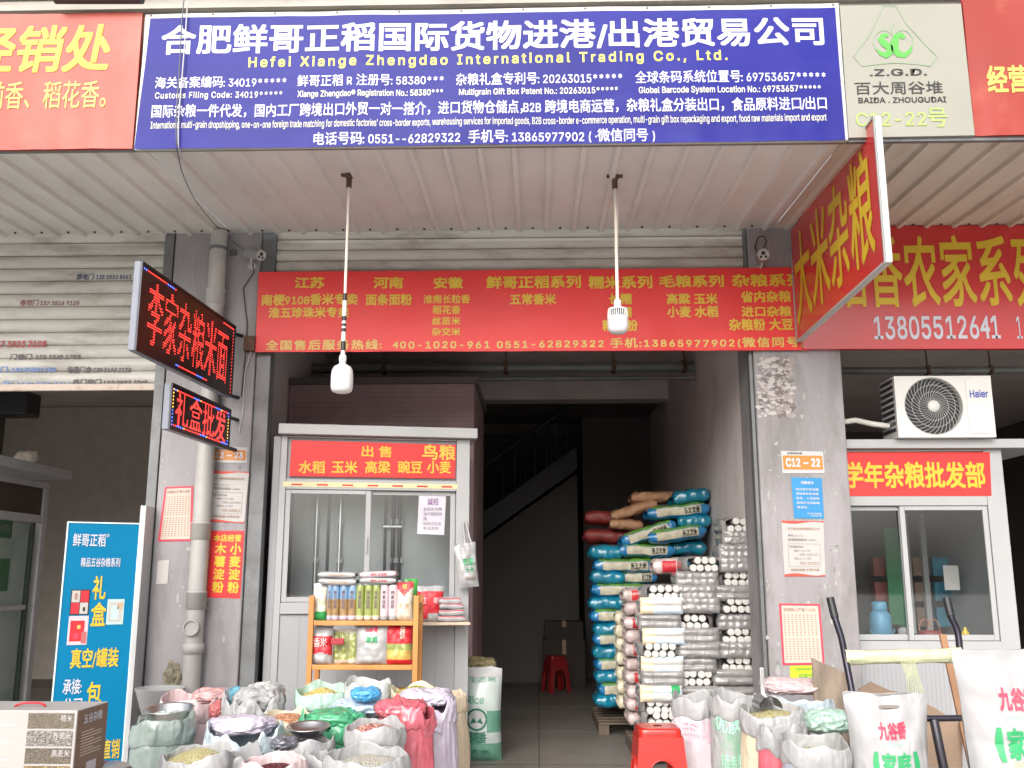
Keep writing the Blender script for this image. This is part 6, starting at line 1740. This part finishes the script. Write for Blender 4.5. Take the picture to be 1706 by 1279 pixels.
b = MB(); b.lathe([(ra * .98, .052), (.001, .052)], blackm, 40, Matrix.Translation((cxa, YA, cza)) @ Matrix.Rotation(R(-90), 4, 'X'), (False, False)); b.build('fan_recess', t)
grl = M('grille_wire', rgb(190, 190, 188), .45)
b = MB()
for rr_ in (.98, .74, .5): b.tube([(cxa + ra * rr_ * math.cos(2 * math.pi * i / 40), YA + .004, cza + ra * rr_ * math.sin(2 * math.pi * i / 40)) for i in range(41)], .0014, grl, 5)
for q in range(34):
    a0 = 2 * math.pi * q / 34
    b.tube([(cxa + ra * f * math.cos(a0 + 1.1 * (1 - f)), YA + .004, cza + ra * f * math.sin(a0 + 1.1 * (1 - f))) for f in (.2, .36, .52, .68, .84, .99)], .0014, grl, 5)
b.build('fan_grille', t)
b = MB(); b.lathe([(ra * .2, 0), (ra * .19, .008), (ra * .01, .011)], acm, 24, Matrix.Translation((cxa, YA + .004, cza)) @ Matrix.Rotation(R(90), 4, 'X')); b.build('fan_hub', t)
b = MB(); q = PA.box(1611, 630, 1648, 722); b.rect(PA, q[0], q[1], q[2], q[3], .001, .006, acm)
b.text(PA, 'Haier', PA.box(1615, 650, 1645, 662), M('logo_blue', rgb(70, 80, 160), .4), d=.0075, w=.02)
b.build('service_panel', t, bevel=.002)
b = MB()
for k in range(9): b.box(ux0 - .006, ux0 - .001, YA + .03, YA + .28, vz0 + .05 + k * .045, vz0 + .075 + k * .045, darkmetal)
b.build('side_louvre', t)
b = MB(); pts = [at(1398, 704, YA + .15), at(1425, 700, YA + .15), at(1452, 706, YA + .15), at(1482, 710, YA + .15), Vector((ux0, YA + .15, at(1490, 711, YA + .15).z))]
hose = []
for i in range(len(pts) - 1):
    for k in range(10): hose.append(pts[i].lerp(pts[i + 1], k / 10))
hose.append(pts[-1])
b.tube(hose, .02, M('hose_wrap', rgb(196, 194, 188), .6, bump=.3), 10)
for i in range(0, len(hose) - 1, 2): b.tube([hose[i], hose[i] + (hose[i + 1] - hose[i]) * .5], .0225, M('hose_wrap', (0, 0, 0)), 10)
b.build('insulated_hose', t)
t = thing('overhead_pipe', 'single grey pipe across the dark right shop above the air conditioner', 'pipe', at(1500, 617, 9.0))
zp = at(1500, 617, 9.0).z; b = MB(); b.tube([(XR1 + .05, 9.0, zp), (XE - .01, 9.0, zp)], .035, galv, 12); b.build('main_pipe', t)
for px in (1545, 1650):
    x = at(px, 617, 9).x; b = MB(); b.box(x - .015, x + .015, 8.96, 9.04, zp - .04, zp + .04, rust); b.box(x - .005, x + .005, 8.995, 9.005, zp + .041, 3.69, rust); b.build('pipe_hanger', t)

# hand truck
YT = 5.55
t = thing('hand_truck', 'black tubular hand truck with film wrapped crossbar leaning at the right', 'hand truck', ground(1500, 1279))
tm = M('black_chrome_tube', rgb(58, 56, 66), .25, metal=.7, var=.1)
t.location = (at(1500, 1200, YT).x, YT, 0)
for pts in (((1383, 996, .3), (1391, 1030, .26), (1402, 1062, .2), (1408, 1095, .14), (1420, 1155, .06), (1440, 1279, -.1)), ((1577, 997, .3), (1584, 1028, .26), (1596, 1052, .2), (1600, 1092, .14), (1612, 1160, .06), (1630, 1279, -.1))):
    P_ = [at(x, y, YT + dy) for x, y, dy in pts]
    e = P_[-1].copy(); e.z = .1; P_.append(e + Vector((.02, -.06, 0)))
    sm2 = []
    for i in range(len(P_) - 1):
        for k in range(5): sm2.append(P_[i].lerp(P_[i + 1], k / 5))
    sm2.append(P_[-1])
    for _ in range(3): sm2 = [sm2[0]] + [(sm2[i - 1] + sm2[i] * 2 + sm2[i + 1]) / 4 for i in range(1, len(sm2) - 1)] + [sm2[-1]]
    b = MB(); b.tube(sm2, .019, tm, 12); b.build('side_rail', t)
    b = MB(); b.tube(sm2[:6], .023, blackm, 12); b.build('hand_grip', t)
a_, c_ = at(1408, 1095, YT + .13), at(1602, 1092, YT + .13)
film = M('stretch_film', rgb(187, 191, 158), .25, var=.1, scale=14, coat=.4, crinkle=0.5)
def fm_(u, v):
    a = 2 * math.pi * u; p = a_.lerp(c_, v); r_ = .036 + .012 * abs(v - .5) - .01 * math.sin(v * 9) * .3
    n = crease((math.cos(a) * 2, math.sin(a) * 2, v * 1.2), 2, 5) * .006
    return p + Vector((0, math.cos(a) * (r_ + n) * .6, math.sin(a) * (r_ + n)))
b = MB(); b.grid(fm_, 24, 40, film, closed=True); 
m0 = a_.lerp(c_, .52)
for k in range(9):
    x = -.04 + .01 * k; b.tube([m0 + Vector((x, -.022, -.02)), m0 + Vector((x * .8 + .02, -.02, -.1)), m0 + Vector((x * 1.3 + .04, -.01, -.2 - .01 * (k % 3)))], .003, film, 5)
b.build('film_wrapped_crossbar', t)
b = MB(); b.tube([at(1425, 1198, YT + .02), at(1620, 1196, YT + .02)], .017, tm, 10); b.build('lower_crossbar', t)
b = MB(); b.tube([at(1556, 1200, YT), at(1572, 1279, YT - .08), Vector((at(1578, 1300, YT - .1).x, YT - .1, .12))], .024, darkmetal, 10); b.build('centre_strut', t)
for px in (1432, 1622):
    b = MB(); c0 = at(px, 1279, YT - .1); c0.z = .1
    b.lathe([(.03, -.02), (.09, -.022), (.1, -.01), (.1, .01), (.09, .022), (.03, .02)], blackm, 24, Matrix.Translation(c0) @ Matrix.Rotation(R(90), 4, 'Y')); b.build('wheel', t)
b = MB(); c0 = at(1440, 1279, YT - .1); c1 = at(1630, 1279, YT - .1); b.box(c0.x, c1.x, YT - .36, YT - .13, .012, .02, tm); b.build('toe_plate', t)
# wooden batten
P0, P1 = at(1570, 1056, 6.1), at(1600, 1190, 5.95); d_ = (P1 - P0).normalized(); P2_ = P0 + d_ * ((P0.z) / -d_.z)
batm = M('brown_batten', rgb(150, 112, 84), .7, var=.15, scale=8, stretch=(1, 1, .3))
b = MB(); s_ = d_.cross(Vector((0, 1, 0))).normalized() * .02; o_ = Vector((0, .012, 0))
c8 = [P2_ - s_ - o_, P2_ + s_ - o_, P2_ + s_ + o_, P2_ - s_ + o_, P0 - s_ - o_, P0 + s_ - o_, P0 + s_ + o_, P0 - s_ + o_]
b.hexa(c8, batm); tag(b.build('wooden_batten', origin=P2_, bevel=.003), 'thin brown wooden batten leaning behind the hand truck', 'batten')
# rough boards
rb_ = M('rough_board', rgb(138, 124, 110), .85, var=.25, scale=7, stretch=(2, 1, .5), bump=.5, bscale=30)
def board(label, q, Y, m, th=.02, name='rough_board'):
    pl = FP(Y); uv = [pl.px(*c) for c in q]; b = MB()
    k = len(uv); vs = [pl.w(u, v, 0) for u, v in uv] + [pl.w(u, v, -th) for u, v in uv]
    b.add(vs, [tuple(range(k))[::-1], tuple(range(k, 2 * k))] + [(i, (i + 1) % k, k + (i + 1) % k, k + i) for i in range(k)], m)
    lo = min(uv, key=lambda p: p[1]); return tag(b.build(name, origin=pl.w(*lo), bevel=.003), label, 'board')
board('rough grey brown board leaning against the right pillar', ((1353, 1096), (1380, 1108), (1412, 1122), (1430, 1170), (1436, 1268), (1362, 1268)), 6.3, rb_)
board('tilted brown cardboard sheet behind the small white rice bag', ((1432, 1148), (1452, 1136), (1482, 1150), (1510, 1155), (1560, 1180), (1604, 1210), (1604, 1279), (1430, 1279)), 5.95, M('brown_cardboard', rgb(150, 128, 110), .85, var=.1, scale=5), name='cardboard_sheet')
# big rice bags
def homebag(label, px, py_t, w, h, Y, rot, lean, seed, handle, z0=None):
    P = at(px, py_t, Y); k = mpp(px, py_t, Y); Hh = h * k; z = P.z - Hh
    base = Vector((P.x, Y, z))
    tx = [('九谷香', (.33, .72, .68, .82), M('berry_ink', (0, 0, 0)), dict(w=.04, d=.004)), ('优质大米', (.37, .68, .65, .695), M('faint_green', (0, 0, 0)), dict(d=.004)), ('家庭', (.33, .5, .69, .635), M('leaf_ink', (0, 0, 0)), dict(w=.03, d=.004)), ('优选长粒香大米', (.35, .46, .67, .49), M('straw_ink', (0, 0, 0)), dict(w=.01, d=.004)),
          ('净含量10kg', (.37, .38, .65, .41), M('straw_ink', (0, 0, 0)), dict(d=.004))]
    def mk(b, f):
        for sg in (-1, 1):
            cu = .51 + sg * .25; vs = []
            for i in range(9):
                v = .49 + .155 * i / 8; o = .03 * math.sin(math.pi * i / 8)
                for uu in (cu - .022 * sg, cu + .022 * sg + sg * o): vs.append(f(uu, v) + Vector((0, -.006, 0)))
            b.add(vs, [((2 * i, 2 * i + 1, 2 * i + 3, 2 * i + 2) if sg > 0 else (2 * i + 2, 2 * i + 3, 2 * i + 1, 2 * i)) for i in range(8)], M('leaf_ink', (0, 0, 0)))
        rr_ = random.Random(seed)
        for i in range(14):
            u, v = .2 + .7 * rr_.random(), .08 + .22 * rr_.random(); r_ = .012 + .02 * rr_.random()
            vs = [f(u + r_ * math.cos(2 * math.pi * q / 7) * (.6 + rr_.random() * .8), v + r_ * .8 * math.sin(2 * math.pi * q / 7)) + Vector((0, -.004 - i * 1e-4, 0)) for q in range(7)]
            b.add(vs, [tuple(range(7))], M('leaf_ink', (0, 0, 0)) if rr_.random() < .5 else M('faint_green', (0, 0, 0)))
    def ex(t, f, T):
        if handle:
            b = MB(); vs = []
            for q in range(16):
                a = 2 * math.pi * q / 16; cc = math.cos(a); u = .52 + .125 * math.copysign(abs(cc) ** .5, cc); v = .915 + .013 * math.sin(a); vs.append(f(u, v) + Vector((0, -.004, 0)))
            b.add(vs, [tuple(range(16))], M('handle_slot_shadow', rgb(120, 112, 106), .8)); b.build('hand_hole', t)
    return pouch('rice_bag', label, 'bag', base, w * k, Hh, .2, lambda u, v: bagw, tx, rot, lean, seed, None, .02, .05, ex, None, 34, 44, mk), base
hb1, b1 = homebag('smaller white rice bag with hand hole and green characters at the front right', 1476, 1154, 132, 250, 4.75, -.05, -.01, 51, True)
hb2, b2 = homebag('larger white rice bag with green characters at the far right edge', 1677, 1080, 168, 340, 4.45, .04, -.02, 57, False)
# low table they stand on
zt_ = min(b1.z, b2.z)
for bb, lb, w in ((b1, 'low carton under the smaller white rice bag', .3), (b2, 'low carton under the larger white rice bag', .4)):
    if bb.z > .05: carton('carton', lb, bb.x - w / 2, bb.x + w / 2, bb.y - .15, bb.y + .15, 0, bb.z - .002, cart)
# wires across the sign and awning
def cable(label, pts, m, r=.004):
    P = [Vector(p) for p in pts]; sm2 = []
    for i in range(len(P) - 1):
        for k in range(8): sm2.append(P[i].lerp(P[i + 1], k / 8))
    sm2.append(P[-1])
    for _ in range(6): sm2 = [sm2[0]] + [(sm2[i - 1] + sm2[i] * 2 + sm2[i + 1]) / 4 for i in range(1, len(sm2) - 1)] + [sm2[-1]]
    b = MB(); b.tube(sm2, r, m, 6); return tag(b.build('cable', origin=P[-1]), label, 'cable')
yw = YF - .085
cable('thin cable hanging over the left part of the blue banner and under the awning', [at(308, -15, yw), at(303, 30, yw), at(298, 130, yw), at(293, 200, yw), at(294, 244, yw), at(302, 285, yw + .25), at(322, 330, 5.9), at(350, 365, 6.5), at(372, 388, YP - .03), at(410, 420, YP - .02)], M('cable_grey', rgb(90, 92, 98), .5), .0035)
cable('pale wire running beside the thin cable on the blue banner', [at(313, -15, yw), at(311, 30, yw), at(304, 120, yw), at(297, 200, yw), at(297, 243, yw), at(302, 262, yw + .1), at(300, 270, yw + .4)], M('wire_pale', rgb(186, 186, 190), .5), .0035)

# ------------------------------------------------------------------ small things on and above the pillars
b = MB(); P0, P1 = at(92, -8, YF - .12), at(236, -8, YF - .12)
b.tube([P0, P0.lerp(P1, .08), P0.lerp(P1, .5), P0.lerp(P1, .92), P1], .05, M('dark_object_finish', rgb(52, 50, 58), .5), 16); tag(b.build('dark_rounded_object', origin=P0), 'dark rounded object at the top edge above the faded orange banner', 'housing')  # unidentified dark rounded shape, built as a capped tube
P = at(419, 574, YP - .03)
b = MB(); b.box(P.x - .05, P.x + .03, YP - .06, YP - .003, P.z - .05, P.z + .06, rust); b.tube([P + Vector((0, 0, -.05)), at(408, 620, YP - .02), at(404, 690, YP - .012), at(398, 720, YP - .012)], .005, whitep, 6)
tag(b.build('junction_box', origin=P, bevel=.006), 'rusty brown junction box with hanging wire left of the red product banner', 'junction box')
pl = FP(YP); cu, cv = pl.px(286, 1128); b = MB()
def mort(u, v):
    a = 2 * math.pi * u; r = .09 * v * (1 + .35 * nz((math.cos(a), math.sin(a), 0), 1.6, 4)); x, z = r * math.cos(a) * .75, r * math.sin(a) * 1.2
    d = .016 * (1 - v ** 3) * (1 + crease((x, z, 0), 26, 2)) - (.03 if v < .25 else 0) * 0
    return pl.w(cu + x, cv + z, .001 + max(0, d))
b.grid(mort, 36, 12, M('rough_mortar', rgb(122, 116, 100), .9, var=.3, scale=30, bump=.6), closed=True); b.build('mortar_patch', B)
